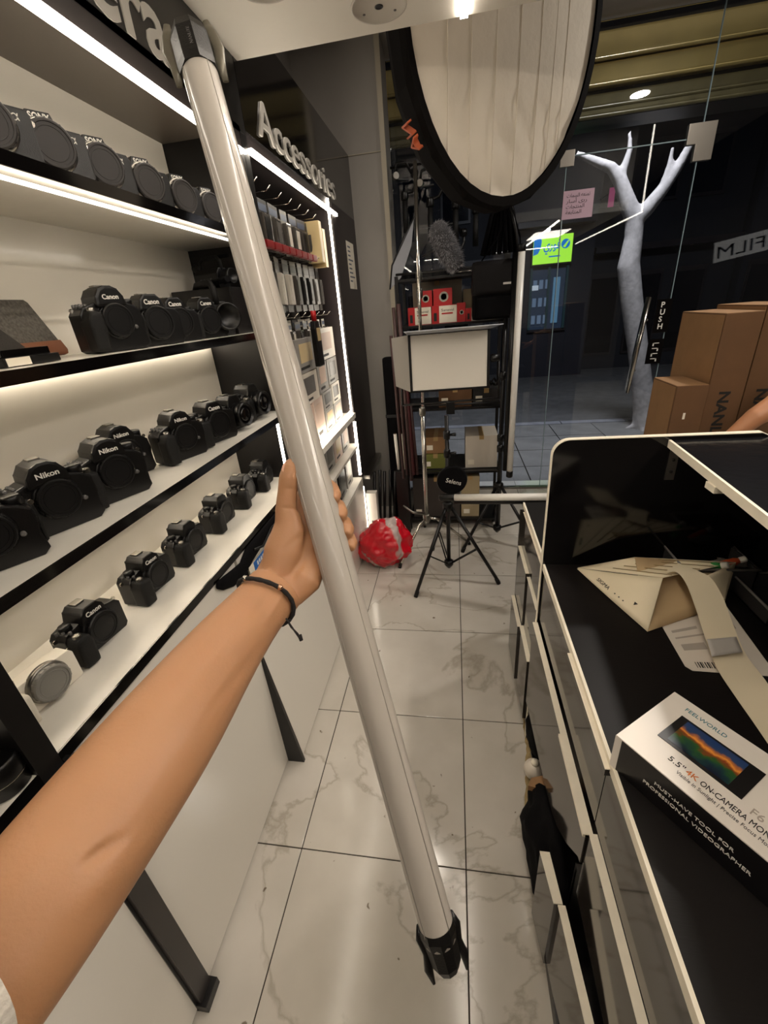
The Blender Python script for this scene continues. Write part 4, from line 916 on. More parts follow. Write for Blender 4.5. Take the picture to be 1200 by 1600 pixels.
# ------------------------------------------------------------------ right-hand counter
WX, WZ, DY = .305, .92, 1.335
DRW = mat('grey_black_gloss_front', '#3a3531', .07, spec=.8, var=.15, vscale=8)
DRW.node_tree.nodes['Principled BSDF'].inputs['Metallic'].default_value = .35
t = thing('counter_worktop', 'black wood-grain counter top with a cream front edge at the right', 'worktop', (0, 0, 0))
wood = mat('black_wood_grain', '#100c0b', .45, spec=.3)
nt = wood.node_tree; b_ = nt.nodes['Principled BSDF']; tc = nt.nodes.new('ShaderNodeTexCoord'); mp = nt.nodes.new('ShaderNodeMapping'); mp.inputs['Scale'].default_value = (4, 60, 4)
nz = nt.nodes.new('ShaderNodeTexNoise'); nz.inputs['Scale'].default_value = 6; nz.inputs['Detail'].default_value = 6
nt.links.new(tc.outputs['Object'], mp.inputs[0]); nt.links.new(mp.outputs[0], nz.inputs[0])
bn = nt.nodes.new('ShaderNodeBump'); bn.inputs['Strength'].default_value = .25; bn.inputs['Distance'].default_value = .001
nt.links.new(nz.outputs['Fac'], bn.inputs['Height']); nt.links.new(bn.outputs['Normal'], b_.inputs['Normal'])
obj('board', B(WX + .006, 1.30, -.9, DY, WZ - .025, WZ), wood, t)
obj('front_edge', B(WX - .001, WX + .006, -.9, DY, WZ - .024, WZ + .0005), EDGE, t)
obj('far_board', B(WX + .012, .80, DY + .02, 1.86, WZ - .022, WZ), wood, t)
obj('front_edge', B(WX + .005, WX + .012, DY + .02, 1.86, WZ - .022, WZ + .0005), EDGE, t)
t = thing('counter_riser_panel', 'upright black gloss divider panel with a rounded cream-edged corner standing on the counter', 'panel', (0, 0, 0))
ro = [(WX - .004, .66)] + [(WX - .004 + .05 - .05 * math.cos(a), 1.322 + .05 * math.sin(a)) for a in [i * PI / 16 for i in range(9)]] + [(.87, 1.374), (.90, 1.36), (1.3, 1.36), (1.3, .66)]
obj('panel', prism(bmesh.new(), ro, DY, DY + .018, 'y'), BLACKG, t)
obj('lower_panel', B(WX - .004, WX + .3, DY + .001, DY + .019, .0, .66), BLACKL, t)
eb = bmesh.new(); pts = [Vector((p[0], DY + .009, p[1])) for p in ro[:-1]]
rg = []
for i, p in enumerate(pts):
    d_ = (pts[min(i + 1, len(pts) - 1)] - pts[max(i - 1, 0)]).normalized(); n_ = Vector((-d_.z, 0, d_.x))
    rg.append([eb.verts.new(p + n_ * o1 + Vector((0, o2, 0))) for o1, o2 in ((.0015, -.0095), (.0015, .0095), (-.0012, .0095), (-.0012, -.0095))])
for i in range(len(rg) - 1):
    for k in range(4): eb.faces.new((rg[i][k], rg[i][(k + 1) % 4], rg[i + 1][(k + 1) % 4], rg[i + 1][k]))
eb.faces.new(rg[0]); eb.faces.new(rg[-1]); bmesh.ops.recalc_face_normals(eb, faces=eb.faces)
obj('edge_band', eb, EDGE, t)
obj('edge_band', B(WX - .006, WX - .003, DY, DY + .019, .0, .66), EDGE, t)
br = obj('bracket', B(.636, .662, DY - .004, DY, 1.235, 1.335), STEEL, t)
for z in (1.262, 1.30): obj('screw', lathe(bmesh.new(), [(.005, -.002), (.005, -.005), (.001, -.006)], 'y', n=10, mtx=Matrix.Translation((.649, DY - .002, z))), BLACKL, br)
t = thing('bar_top', 'raised black bar top with a thick cream edge, upper right', 'worktop', (0, 0, 0))
bt = bmesh.new(); prism(bt, [(.632, DY - .002), (1.30, DY - .002), (1.30, .2), (.555, .2)], 1.342, 1.362, 'z')
obj('board', bt, mat('bar_top_black', '#141417', .16, bump=.35, bscale=35, spec=.7), t)
obj('front_edge', prism(bmesh.new(), [(.625, DY - .002), (.632, DY - .002), (.555, .2), (.548, .2)], 1.340, 1.3625, 'z'), EDGE, t)
obj('under_bracket', B(.60, .66, 1.02, 1.06, 1.325, 1.341), EDGE, t)
# counter cabinets
t = thing('counter_cabinet', 'far counter cabinet with glossy dark drawer fronts beyond the upright panel', 'cabinet', (0, 0, 0))
obj('carcass', B(WX + .02, .80, DY + .02, 1.83, .10, WZ - .023), BLACKL, t)
obj('plinth', B(WX + .002, WX + .03, DY + .02, 1.83, .0, .10), DRW, t)
obj('far_side', B(WX - .012, .80, 1.815, 1.832, .0, WZ - .023), DRW, t)
def drawer(par, y0, y1, z0, z1, x, slot=0):
    f = obj('drawer_front', B(x, x + .016, y0, y1, z0, z1 - .001), DRW, par)
    obj('edge_band', B(x - .0008, x + .017, y0, y1, z1 - .001, z1 + .0015), EDGE, f); return f
drawer(t, DY + .022, 1.575, .10, .435, WX - .022); drawer(t, 1.58, 1.812, .10, .425, WX - .030)
drawer(t, DY + .022, 1.575, .44, .70, WX - .006); drawer(t, 1.58, 1.812, .44, .715, WX - .012)
drawer(t, DY + .022, 1.812, .72, WZ - .028, WX + .001)
t = thing('counter_cabinet', 'near counter cabinet with glossy dark drawer fronts and a missing lower front', 'cabinet', (0, 0, 0))
obj('carcass', B(WX + .06, 1.2, -.9, DY - .002, .42, WZ - .026), BLACKL, t)
obj('inner_back', B(WX + .35, WX + .37, -.9, DY - .002, .0, .42), BLACKL, t)
for (y0, y1) in ((.62, DY - .004), (-.9, .616)):
    drawer(t, y0, y1, .69, WZ - .027, WX + .002)
f = obj('drawer_front', prism(bmesh.new(), [(DY - .004, .66), (DY - .004, .24), (1.234, .26), (1.05, .285), (.93, .304), (.85, .33), (.78, .366), (.70, .44), (.62, .54), (.605, .545), (.605, .66)], WX - .018, WX - .002, 'x'), DRW, t)
obj('edge_band', B(WX - .019, WX - .001, .86, DY - .004, .66, .663), EDGE, f)
obj('edge_band', B(WX - .024, WX - .001, .605, .86, .652, .6625), EDGE, f)
f = drawer(t, -.9, .60, .42, .675, WX - .013)
f = drawer(t, .60, .92, .885, .905, WX - .010)
t = thing('loose_drawer_front', 'dark drawer front with a raw cream edge standing pulled out near the floor', 'drawer front', (0, 0, 0))
lp = bmesh.new(); prism(lp, [(.222, .69), (.246, .69), (.256, .578), (.236, .578)], .06, .398, 'z'); prism(lp, [(.246, .577), (.262, .577), (.30, .05), (.282, .05)], .06, .395, 'z')
obj('front_panel', lp, DRW, t)
lp = bmesh.new(); prism(lp, [(.221, .691), (.247, .691), (.257, .578), (.235, .578)], .398, .402, 'z'); prism(lp, [(.245, .577), (.263, .577), (.301, .05), (.281, .05)], .395, .4, 'z')
obj('raw_edge', lp, EDGE, t)
obj('panel_foot', B(.25, .27, .08, .66, .0, .062), BLACKL, t)
t = thing('inner_drawer', 'grey-edged inner drawer side behind the loose front', 'drawer', (0, 0, 0))
obj('side', B(WX + .006, WX + .04, .20, .67, .10, .40), BLACKL, t); obj('top_rim', B(WX + .005, WX + .042, .20, .67, .40, .404), GREYP, t)
obj('back_post', B(WX + .006, WX + .04, .66, .675, 0, .40), BLACKL, t)
# things in the gap on the floor
t = thing('black_sack', 'crumpled black cloth sack pushed into the gap under the counter', 'sack', (.31, .85, 0))
bm = bmesh.new(); bmesh.ops.create_icosphere(bm, subdivisions=4, radius=1)
for v in bm.verts:
    c = v.co; n1 = noise.noise(c * 2) * .25 + noise.noise(c * 5) * .12
    v.co = Vector((c.x * .085 * (1 + n1), c.y * .20 * (1 + n1), max(0, c.z * .14 * (1 + n1) + .13)))
obj('sack_body', bm, BLKC, t, smooth=True)
obj('sack_mouth', prism(bmesh.new(), [(-.065, .13), (-.05, .16), (0, .175), (.05, .16), (.07, .10), (.0, .12)], .20, .225, 'z'), CARDL, t)
t = thing('black_sack', 'small black bag stuffed in the far end of the gap under the counter', 'sack', (.345, 1.30, 0))
bm = bmesh.new(); bmesh.ops.create_icosphere(bm, subdivisions=3, radius=1)
for v in bm.verts:
    c = v.co; v.co = Vector((c.x * .05, c.y * .12, max(0, c.z * .10 + .09))) * (1 + noise.noise(c * 3) * .2)
obj('sack_body', bm, BLKC, t, smooth=True)
t = thing('light_bulb', 'white bulb-like globe lying in the gap under the counter', 'bulb', (.308, 1.165, .040)); t.rotation_euler = (0, 0, .3)
obj('globe', lathe(bmesh.new(), [(.004, -.036), (.022, -.032), (.038, -.016), (.042, 0), (.038, .018), (.025, .032), (.016, .038)], n=22), mat('milky_globe', '#d9cfc0', .35), t)
obj('base', lathe(bmesh.new(), [(.015, .032), (.015, .05), (.004, .055)], n=14), EDGE, t)
t = thing('power_cable', 'thin black cable looped beside the white bulb in the gap', 'cable', (0, 0, 0))
obj('cable', tube(bmesh.new(), [(.35 + .03 * math.cos(a), 1.075 + .04 * math.sin(a), .02 + .03 * math.sin(a * .5)) for a in [i * .5 for i in range(14)]], .003, n=6), PLAST, t)
t = thing('plaster_edge', 'ragged beige plaster strip where the floor tiles stop at the counter', 'plaster', (0, 0, 0))
pb = bmesh.new(); L_, R_ = [], []
for i in range(40):
    y = .74 + i * .018; xx = .245 + .055 * min(1, max(0, (y - .95) / .35))
    L_.append(pb.verts.new((xx + random.uniform(-.006, .004), y, .0012))); R_.append(pb.verts.new((xx + .022 + random.uniform(-.012, .012), y, .004 + random.uniform(0, .006))))
for i in range(39): pb.faces.new((L_[i], R_[i], R_[i + 1], L_[i + 1]))
obj('ragged_strip', pb, mat('plaster', '#9c875f', .9, bump=1, bscale=80, var=.2, vscale=60), t)
t = thing('floor_gap', 'dark bare strip of floor under the counter where tiles are missing', 'floor patch', (0, 0, 0))
obj('bare_ground', prism(bmesh.new(), [(.262, .70), (.64, .70), (.64, 1.33), (.318, 1.33), (.312, 1.2), (.30, 1.06), (.266, .95)], .0006, .0014, 'z'), BLACKL, t)

# ------------------------------------------------------------------ things on the counter
# monitor box
bx_y = Vector((.553 - .301, .593 - .605 + 0, 0))
A_, B_ = Vector((.301, .600, 0)), Vector((.449, .712, 0))
ux = (B_ - A_).normalized(); uy = Vector((ux.y, -ux.x, 0)); Wb, Lb, Hb = (B_ - A_).length, .30, .088
mB = basis(uy, ux, (0, 0, 1), (A_.x, A_.y, WZ + .001))
t = thing('monitor_box', 'white and black FEELWORLD monitor box lying on the counter', 'box'); t.matrix_world = mB
t['label'] = 'white-topped black monitor box with a colourful screen picture lying on the counter'
obj('carton', B(.012, Lb, 0, Wb, 0, Hb - .002), mat('box_gloss_black', '#0e0b0e', .3), t)
obj('white_sleeve_top', B(0, Lb, -.0005, Wb + .0005, Hb - .002, Hb + .0005), mat('box_gloss_white', '#ece4da', .35), t)
obj('white_sleeve_end', B(-.001, .012, -.0004, Wb + .0005, 0, Hb - .002), bpy.data.materials['box_gloss_white'], t)
scr = obj('screen_picture', box(bmesh.new(),   .040, .178, .062, .141, Hb + .0005, Hb + .0018, bev=.0005), mat('screen_bezel', '#1a1818', .35), t)
gal = bpy.data.materials.new('galaxy_print'); gal.use_nodes = True; nt = gal.node_tree; b_ = nt.nodes['Principled BSDF']; b_.inputs['Roughness'].default_value = .3
tc = nt.nodes.new('ShaderNodeTexCoord'); sp = nt.nodes.new('ShaderNodeSeparateXYZ'); nz = nt.nodes.new('ShaderNodeTexNoise'); nz.inputs['Scale'].default_value = 34; nz.inputs['Detail'].default_value = 5
nt.links.new(tc.outputs['Object'], nz.inputs['Vector']); nt.links.new(tc.outputs['Object'], sp.inputs[0])
m1 = nt.nodes.new('ShaderNodeMapRange'); m1.inputs[1].default_value = .069; m1.inputs[2].default_value = .136
nt.links.new(sp.outputs['Y'], m1.inputs[0])
ad = nt.nodes.new('ShaderNodeMath'); ad.operation = 'ADD'; sb = nt.nodes.new('ShaderNodeMath'); sb.operation = 'MULTIPLY_ADD'; sb.inputs[1].default_value = .8; sb.inputs[2].default_value = -.4
nt.links.new(nz.outputs['Fac'], sb.inputs[0]); nt.links.new(m1.outputs[0], ad.inputs[0]); nt.links.new(sb.outputs[0], ad.inputs[1])
rp = nt.nodes.new('ShaderNodeValToRGB'); el = rp.color_ramp.elements; el[0].position = 0; el[0].color = (*hexc('#141a33'), 1); el[1].position = 1; el[1].color = (*hexc('#27406e'), 1)
for p_, c_ in ((.2, '#1c3b3d'), (.34, '#2f5b2a'), (.45, '#8c3a1c'), (.56, '#f0a044'), (.64, '#c9763a'), (.76, '#34466a')):
    e_ = el.new(p_); e_.color = (*hexc(c_), 1)
nt.links.new(ad.outputs[0], rp.inputs[0]); nt.links.new(rp.outputs[0], b_.inputs['Base Color'])
obj('screen_image', B(.054, .155, .069, .136, Hb + .0018, Hb + .0021), gal, scr)
ORG = mat('orange_ink', '#d9772a', .5); TEAL = mat('teal_ink', '#3d7f8a', .5)
text('lettering', 'FEELWORLD', basis((1, 0, 0), (0, 1, 0), (0, 0, 1), (.035, .158, Hb + .001)), .013, .0002, TEAL, t, width=.072)
text('lettering', '5.5"', basis((1, 0, 0), (0, 1, 0), (0, 0, 1), (.076, .032, Hb + .001)), .016, .0002, INK, t, width=.026)
text('lettering', '4K', basis((1, 0, 0), (0, 1, 0), (0, 0, 1), (.106, .032, Hb + .001)), .016, .0002, ORG, t, width=.019)
text('lettering', 'ON-CAMERA MONITOR', basis((1, 0, 0), (0, 1, 0), (0, 0, 1), (.129, .032, Hb + .001)), .016, .0002, INK, t, width=.125)
text('lettering', 'Visible in Sunlight | Precise Focus Monitor', basis((1, 0, 0), (0, 1, 0), (0, 0, 1), (.098, .019, Hb + .001)), .010, .0002, GREYP, t, width=.15)
text('lettering', 'F6', basis((1, 0, 0), (0, 1, 0), (0, 0, 1), (.193, .05, Hb + .001)), .020, .0002, mat('pale_ink', '#b5a99c', .5), t)
text('lettering', 'MUST-HAVE TOOL FOR', basis((1, 0, 0), (0, 0, 1), (0, -1, 0), (.080, -.0004, .048)), .011, .0003, LETW, t, width=.125)
text('lettering', 'PROFESSIONAL VIDEOGRAPHER', basis((1, 0, 0), (0, 0, 1), (0, -1, 0), (.062, -.0004, .031)), .011, .0003, LETW, t, width=.17)

# folded paper roll holder (triangular receipt sleeve), label sheet and paper ribbon
CREAMP = mat('cream_card', '#e6d8ba', .6)
t = thing('paper_carton', 'cream three-sided paper sleeve with ruled top lying on the black counter', 'paper sleeve', (0, 0, WZ))
def quad_solid(bm, q, th=.0015, sub=6, bow=0.0, bd=(0, 0, 1)):
    """thin curved sheet through four corners"""
    q = [Vector(p) for p in q]; bd = Vector(bd); g = []
    for i in range(sub + 1):
        r = []
        for j in range(sub + 1):
            u, v = i / sub, j / sub
            p = q[0].lerp(q[1], u).lerp(q[3].lerp(q[2], u), v) + bd * bow * math.sin(PI * u)
            r.append(p)
        g.append(r)
    n = (q[1] - q[0]).cross(q[3] - q[0]).normalized() * th
    a = [[bm.verts.new(p) for p in r] for r in g]; b = [[bm.verts.new(p + n) for p in r] for r in g]
    for i in range(sub):
        for j in range(sub):
            bm.faces.new((a[i][j], a[i + 1][j], a[i + 1][j + 1], a[i][j + 1])).smooth = True
            bm.faces.new((b[i][j], b[i][j + 1], b[i + 1][j + 1], b[i + 1][j])).smooth = True
    for i in range(sub):
        bm.faces.new((a[i][0], b[i][0], b[i + 1][0], a[i + 1][0])); bm.faces.new((a[i][sub], a[i + 1][sub], b[i + 1][sub], b[i][sub]))
        bm.faces.new((a[0][i], a[0][i + 1], b[0][i + 1], b[0][i])); bm.faces.new((a[sub][i], b[sub][i], b[sub][i + 1], a[sub][i + 1]))
    return bm
def cp(u, v, z):     # point on the counter at height z above it, as seen in the photograph
    d = CR * ((u - 600) / FPX) + CD * ((v - 800) / FPX) + CF
    p = EYE + d * ((WZ + z - EYE.z) / d.z); return Vector((p.x, p.y, z))
pa, pb_, pc, pd = cp(902, 889, .004), cp(1012, 987, .002), cp(1036, 903, .085), cp(1150, 879, .085)
pe, pf = cp(992, 871, .075), cp(1131, 946, .004)
obj('front_side', quad_solid(bmesh.new(), [pa, pb_, pc, pa.lerp(pc, .02) + Vector((0, 0, .004))], bow=.004, bd=(0, -1, 0)), CREAMP, t)
obj('ruled_top', quad_solid(bmesh.new(), [pa + Vector((0, 0, .004)), pc, pd, pe], bow=.0), CREAMP, t)
obj('right_side', quad_solid(bmesh.new(), [cp(1097, 903, .083), pd, pf, cp(1122, 935, .02)]), CREAMP, t)
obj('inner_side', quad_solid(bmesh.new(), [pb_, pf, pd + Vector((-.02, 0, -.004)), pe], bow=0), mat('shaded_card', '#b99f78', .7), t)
nrm = (pc - pa).cross(pd - pc).normalized(); nrm = nrm if nrm.z > 0 else -nrm
for k in range(5):
    a_, b2 = pa.lerp(pe, .25 + k * .17), pc.lerp(pd, .12 + k * .19)
    obj('ruled_line', tube(bmesh.new(), [a_.lerp(b2, .30) + nrm * .003, b2 + nrm * .003], .0012, n=4), mat('ruled_ink', '#8a7448', .6) if k == 0 else bpy.data.materials['ruled_ink'], t)
sdir = (pb_ - pa).normalized(); up_ = (pc - pa).normalized(); up_ = (up_ - sdir * up_.dot(sdir)).normalized(); nn = sdir.cross(up_)
text('lettering', 'SIGMA    \u2022  \u2022  \u2022', basis(sdir, up_, nn, pa + sdir * .085 + up_ * .014 + nn * .0035), .016, .0003, INK, t, width=.12)
obj('arrow_mark', prism(bmesh.new(), [(0, 0), (.006, .01), (-.006, .01)], 0, .0006, 'z', mtx=basis(sdir, up_, nn, pa + sdir * .235 + up_ * .03 + nn * .003)), INK, t)
t = thing('label_sheet', 'large printed shipping label sheet lying under the paper ribbon', 'paper', (0, 0, WZ))
q = [cp(1032, 975, 0), cp(1074, 1048, 0), cp(1215, 1058, 0), cp(1135, 948, 0)]
obj('sheet', prism(bmesh.new(), [(p.x, p.y) for p in (q[0], q[1].lerp(q[0], .08), q[1].lerp(q[2], .06), q[2], q[3])], .0006, .0016, 'z'), mat('label_paper', '#cfc6ba', .5), t)
def on(u, v): return q[0].lerp(q[1], u).lerp(q[3].lerp(q[2], u), v)
for (u, v, w_, h_) in ((.2, .08, .35, .05), (.35, .08, .5, .03), (.5, .1, .3, .12), (.5, .5, .3, .12), (.25, .62, .3, .1)):
    a1, a2, a3, a4 = on(u, v), on(u + h_, v), on(u + h_, v + w_), on(u, v + w_)
    obj('printed_block', prism(bmesh.new(), [(p.x, p.y) for p in (a1, a2, a3, a4)], .0017, .002, 'z'), mat('label_print', '#a39a90', .6) if 'label_print' not in bpy.data.materials else bpy.data.materials['label_print'], t)
for k in range(16):
    v = .14 + k * .028; a1, a2, a3, a4 = on(.84, v), on(.94, v), on(.94, v + .008 + .006 * (k % 3)), on(.84, v + .008 + .006 * (k % 3))
    obj('barcode_bar', prism(bmesh.new(), [(p.x, p.y) for p in (a1, a2, a3, a4)], .0017, .002, 'z'), INK, t)
t = thing('paper_ribbon', 'long cream paper ribbon curling down from the paper sleeve across the counter', 'paper', (0, 0, WZ))
rb = bmesh.new(); LL = [(1040, 893, .09), (1058, 895, .10), (1072, 912, .095), (1085, 945, .075), (1098, 985, .05), (1118, 1040, .022), (1150, 1090, .008), (1178, 1130, .004), (1215, 1185, .003)]
RRr = [(1060, 880, .09), (1092, 893, .10), (1112, 905, .095), (1130, 935, .075), (1145, 975, .05), (1165, 1022, .022), (1195, 1062, .008), (1225, 1105, .004), (1262, 1150, .003)]
def dense(P_, n=5):
    out = []
    for i in range(len(P_) - 1):
        p0, p1, p2, p3 = [Vector(P_[max(0, min(len(P_) - 1, i + k))]) for k in (-1, 0, 1, 2)]
        for j in range(n):
            s = j / n; out.append(.5 * ((2 * p1) + (p2 - p0) * s + (2 * p0 - 5 * p1 + 4 * p2 - p3) * s * s + (3 * p1 - p0 - 3 * p2 + p3) * s ** 3))
    return out + [Vector(P_[-1])]
la = [cp(*p) for p in dense(LL)]; ra = [cp(*p) for p in dense(RRr)]
va = [[rb.verts.new(p + Vector((0, 0, dz))) for p in la] for dz in (0, .0008)]; vb = [[rb.verts.new(p + Vector((0, 0, dz))) for p in ra] for dz in (0, .0008)]
for i in range(len(la) - 1):
    rb.faces.new((va[1][i], vb[1][i], vb[1][i + 1], va[1][i + 1])).smooth = True; rb.faces.new((va[0][i], va[0][i + 1], vb[0][i + 1], vb[0][i])).smooth = True
obj('ribbon', rb, mat('ribbon_paper', '#e3d5b8', .55), t)
g1, g2, g3, g4 = cp(1104, 1000, .046), cp(1112, 1027, .032), cp(1160, 1020, .032), cp(1150, 996, .046)
obj('grey_label', quad_solid(bmesh.new(), [g1 + Vector((0, 0, .0022)), g2 + Vector((0, 0, .0022)), g3 + Vector((0, 0, .0022)), g4 + Vector((0, 0, .0022))], .0004), mat('grey_label', '#a8a39c', .5), t)
# clear basket with small items
t = thing('plastic_basket', 'dark clear plastic basket at the back of the counter holding small bottles', 'basket', (.785, 1.275, WZ))
CLD = mat('smoky_plastic', '#3a3838', .25, spec=.6)
pbk = bmesh.new(); 
for (x0, x1, y0, y1) in ((-.10, .10, -.075, -.071), (-.10, .10, .061, .065), (-.10, -.096, -.075, .065), (.096, .10, -.075, .065)): box(pbk, x0, x1, y0, y1, 0, .075)
box(pbk, -.10, .10, -.075, .065, 0, .004); obj('tub', pbk, CLD, t)
obj('rim', tube(bmesh.new(), [(-.102, -.077, .076), (.102, -.077, .076), (.102, .067, .076), (-.102, .067, .076), (-.102, -.077, .076)], .004, n=6), mat('smoky_rim', '#6f6b68', .3), t)
def small_bottle(loc, rot, c, lab, r=.012, L=.06):
    b = thing('small_bottle', lab, 'bottle', loc, 0, rot=rot)
    obj('bottle_body', lathe(bmesh.new(), [(r * .9, 0), (r, .004), (r, L * .8), (r * .6, L)], n=16), mat('bottle_' + c[1:], c, .4), b)
    obj('cap', lathe(bmesh.new(), [(r * .75, L), (r * .8, L + .003), (r * .8, L + .016), (r * .5, L + .018)], n=16), LETW, b)
small_bottle((.745, 1.24, WZ + .055), (math.radians(60), 0, .9), '#2f9a45', 'small green bottle with white cap in the basket')
small_bottle((.80, 1.25, WZ + .055), (math.radians(62), 0, 1.4), '#c2512b', 'small orange-red bottle with pale cap in the basket')
t = thing('crumpled_bag', 'crumpled clear packet lying in the basket beside the orange bottle', 'packet', (.85, 1.26, WZ + .06))
bm = bmesh.new(); bmesh.ops.create_icosphere(bm, subdivisions=3, radius=1)
for v in bm.verts: v.co = Vector((v.co.x * .05, v.co.y * .02, v.co.z * .014)) * (1 + noise.noise(v.co * 3) * .5)
obj('packet', bm, mat('clear_packet', '#7d7772', .25), t, smooth=True)
t = thing('plastic_basket', 'second dark plastic tray right of the paper sleeve', 'basket', (.92, 1.13, WZ))
pbk = bmesh.new()
for (x0, x1, y0, y1) in ((-.09, .12, -.09, -.086), (-.09, .12, .086, .09), (-.09, -.086, -.09, .09), (.116, .12, -.09, .09)): box(pbk, x0, x1, y0, y1, 0, .05)
box(pbk, -.09, .12, -.09, .09, 0, .004); obj('tub', pbk, CLD, t)
obj('rim', tube(bmesh.new(), [(-.092, -.092, .051), (.122, -.092, .051), (.122, .092, .051), (-.092, .092, .051), (-.092, -.092, .051)], .004, n=6), bpy.data.materials['smoky_rim'], t)
t = thing('cable_pile', 'glossy black cables piled on the counter at the right edge', 'cables', (.92, .96, WZ))
for k in range(5):
    obj('cable', tube(bmesh.new(), [(.07 * math.cos(a + k) * (1 + .1 * k), .07 * math.sin(a + k * .7), .006 + .005 * k + .003 * math.sin(3 * a)) for a in [i * .45 for i in range(15)]], .004, n=6), BLACKG, t)

# ------------------------------------------------------------------ cartons and arm behind the counter
for (x0, x1, y0, y1, z1, lab, wd) in ((1.02, 1.155, 2.20, 2.46, 1.345, 'short brown carton at the left of the tall ones behind the counter', 0),
                                      (1.165, 1.315, 2.22, 2.62, 1.64, 'tall brown carton with black lettering behind the counter', 1),
                                      (1.33, 1.50, 2.24, 2.64, 1.66, 'tall brown carton next to the right frame edge', 1)):
    t = thing('tall_carton', lab, 'box', (0, 0, 0))
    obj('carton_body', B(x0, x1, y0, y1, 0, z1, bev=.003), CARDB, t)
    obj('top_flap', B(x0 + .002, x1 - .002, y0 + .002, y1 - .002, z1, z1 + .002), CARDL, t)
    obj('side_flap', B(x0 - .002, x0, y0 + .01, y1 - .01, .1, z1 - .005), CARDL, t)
    if wd:
        text('lettering', 'NANLITE', basis((0, 0, -1), (1, 0, 0), (0, -1, 0), (x0 + .05, y0 - .001, 1.31)), .065, .0004, INK, t, width=.30, bold=.002)
    else: obj('sticker', B(x0 + .05, x0 + .06, y0 - .0012, y0, 1.19, 1.22), PAPER, t)
t = thing('office_table', 'low black table behind the counter, mostly hidden', 'table', (0, 0, 0))
obj('table_top', B(.50, .95, 1.90, 2.16, .90, .92), BLACKL, t)
for x in (.52, .93):
    for y in (1.92, 2.14): obj('leg', B(x - .015, x + .015, y - .015, y + .015, 0, .90), BLACKL, t)

t = thing('person', 'person behind the counter, only a bare forearm leaning at the right edge', 'person', (0, 0, 0))
am = bmesh.new()
def ap(u, v, y):
    d = CR * ((u - 600) / FPX) + CD * ((v - 800) / FPX) + CF; return EYE + d * (y / d.y)
tube(am, [ap(1130, 690, 1.84), ap(1150, 676, 1.84), ap(1180, 652, 1.84), ap(1210, 634, 1.86), ap(1250, 605, 1.90), ap(1300, 560, 1.95)], [.022, .030, .038, .044, .05, .052], n=16)
tube(am, [ap(1135, 688, 1.84), ap(1110, 700, 1.82), ap(1095, 708, 1.81)], [.024, .03, .02], n=12)
for k in range(4): tube(am, [ap(1100, 704 + k * 3, 1.83), ap(1085 - k * 2, 708 + k * 4, 1.82), ap(1080, 716 + k * 4, 1.81)], [.010, .009, .007], n=8)
tube(am, [ap(1112, 698, 1.82), ap(1100, 696, 1.79), ap(1090, 700, 1.77)], [.012, .010, .008], n=8)
remeshed('body', am, mat('skin_tanned', '#a5714e', .5, bump=.1, bscale=300), .005, t, 8)

# ------------------------------------------------------------------ hand-held tube lamp and the photographer's arm
top, bot = px(312, 112, .57), px(684, 1452, .57)
ax = (top - bot).normalized(); TR = .0233
t = thing('hand_tube_light', 'long frosted white tube lamp held upright in the hand', 'lamp', (0, 0, 0))
obj('diffuser_tube', tube(bmesh.new(), [bot - ax * .01, bot, top, top + ax * .004], [TR * .97, TR, TR, TR * .98], n=40), WTUBE, t)
sa, sb_ = frame_at(ax)
toc = (EYE - (top + bot) / 2); toc = (toc - ax * toc.dot(ax)).normalized(); sd = ax.cross(toc).normalized()
for ang in (-.95, .62):
    o_ = (toc * math.cos(ang) + sd * math.sin(ang)) * (TR + .0001)
    obj('moulded_rib', tube(bmesh.new(), [bot + o_, top + o_], .0007, n=6), WTUBE, t)
cu = top + ax * .002
capm = obj('top_cap', tube(bmesh.new(), [top - ax * .006, top + ax * .004, top + ax * .040, top + ax * .052, top + ax * .054], [TR * 1.13, TR * 1.16, TR * 1.14, TR * 1.0, TR * .8], n=8, smooth=False), PLAST, t)
for s in (-1, 1):
    b0 = top + sd * s * (TR * 1.22)
    obj('side_clip', tube(bmesh.new(), [b0 - ax * .018 + sd * s * .002, b0 + ax * .008 + sd * s * .001, b0 + ax * .03 + sd * s * .004, b0 + ax * .052 + sd * s * .0, b0 + ax * .068 - sd * s * .003], [.004, .007, .008, .007, .004], n=8, flat=.35, up=toc), mat('satin_clip', '#6a6558', .35, metal=.4) if s < 0 else bpy.data.materials['satin_clip'], capm)
text('lettering', 'NANLITE', basis(ax, -sd, toc, top + ax * .010 + toc * (TR * 1.09) + sd * .002), .006, .0003, GREYP, capm, width=.022)
lc = obj('bottom_cap', tube(bmesh.new(), [bot + ax * .012, bot + ax * .002, bot - ax * .01, bot - ax * .04, bot - ax * .052], [TR * 1.06, TR * 1.10, TR * 1.0, TR * .9, TR * .65], n=10, smooth=False), PLAST, t)
for s in (-1, 1):
    b0 = bot + sd * s * (TR * .98)
    obj('end_latch', tube(bmesh.new(), [b0 + ax * .016, b0 - ax * .002 + sd * s * .003, b0 - ax * .024, b0 - ax * .045 + sd * s * .003, b0 - ax * .066 + sd * s * .001], [.003, .006, .005, .006, .002], n=8, flat=.6, up=toc), PLAST, lc)
for k in range(3): obj('connector_pin', tube(bmesh.new(), [bot - ax * .05 + sd * (k - 1) * .008, bot - ax * .062 + sd * (k - 1) * .008], .003, n=8), PLAST, lc)

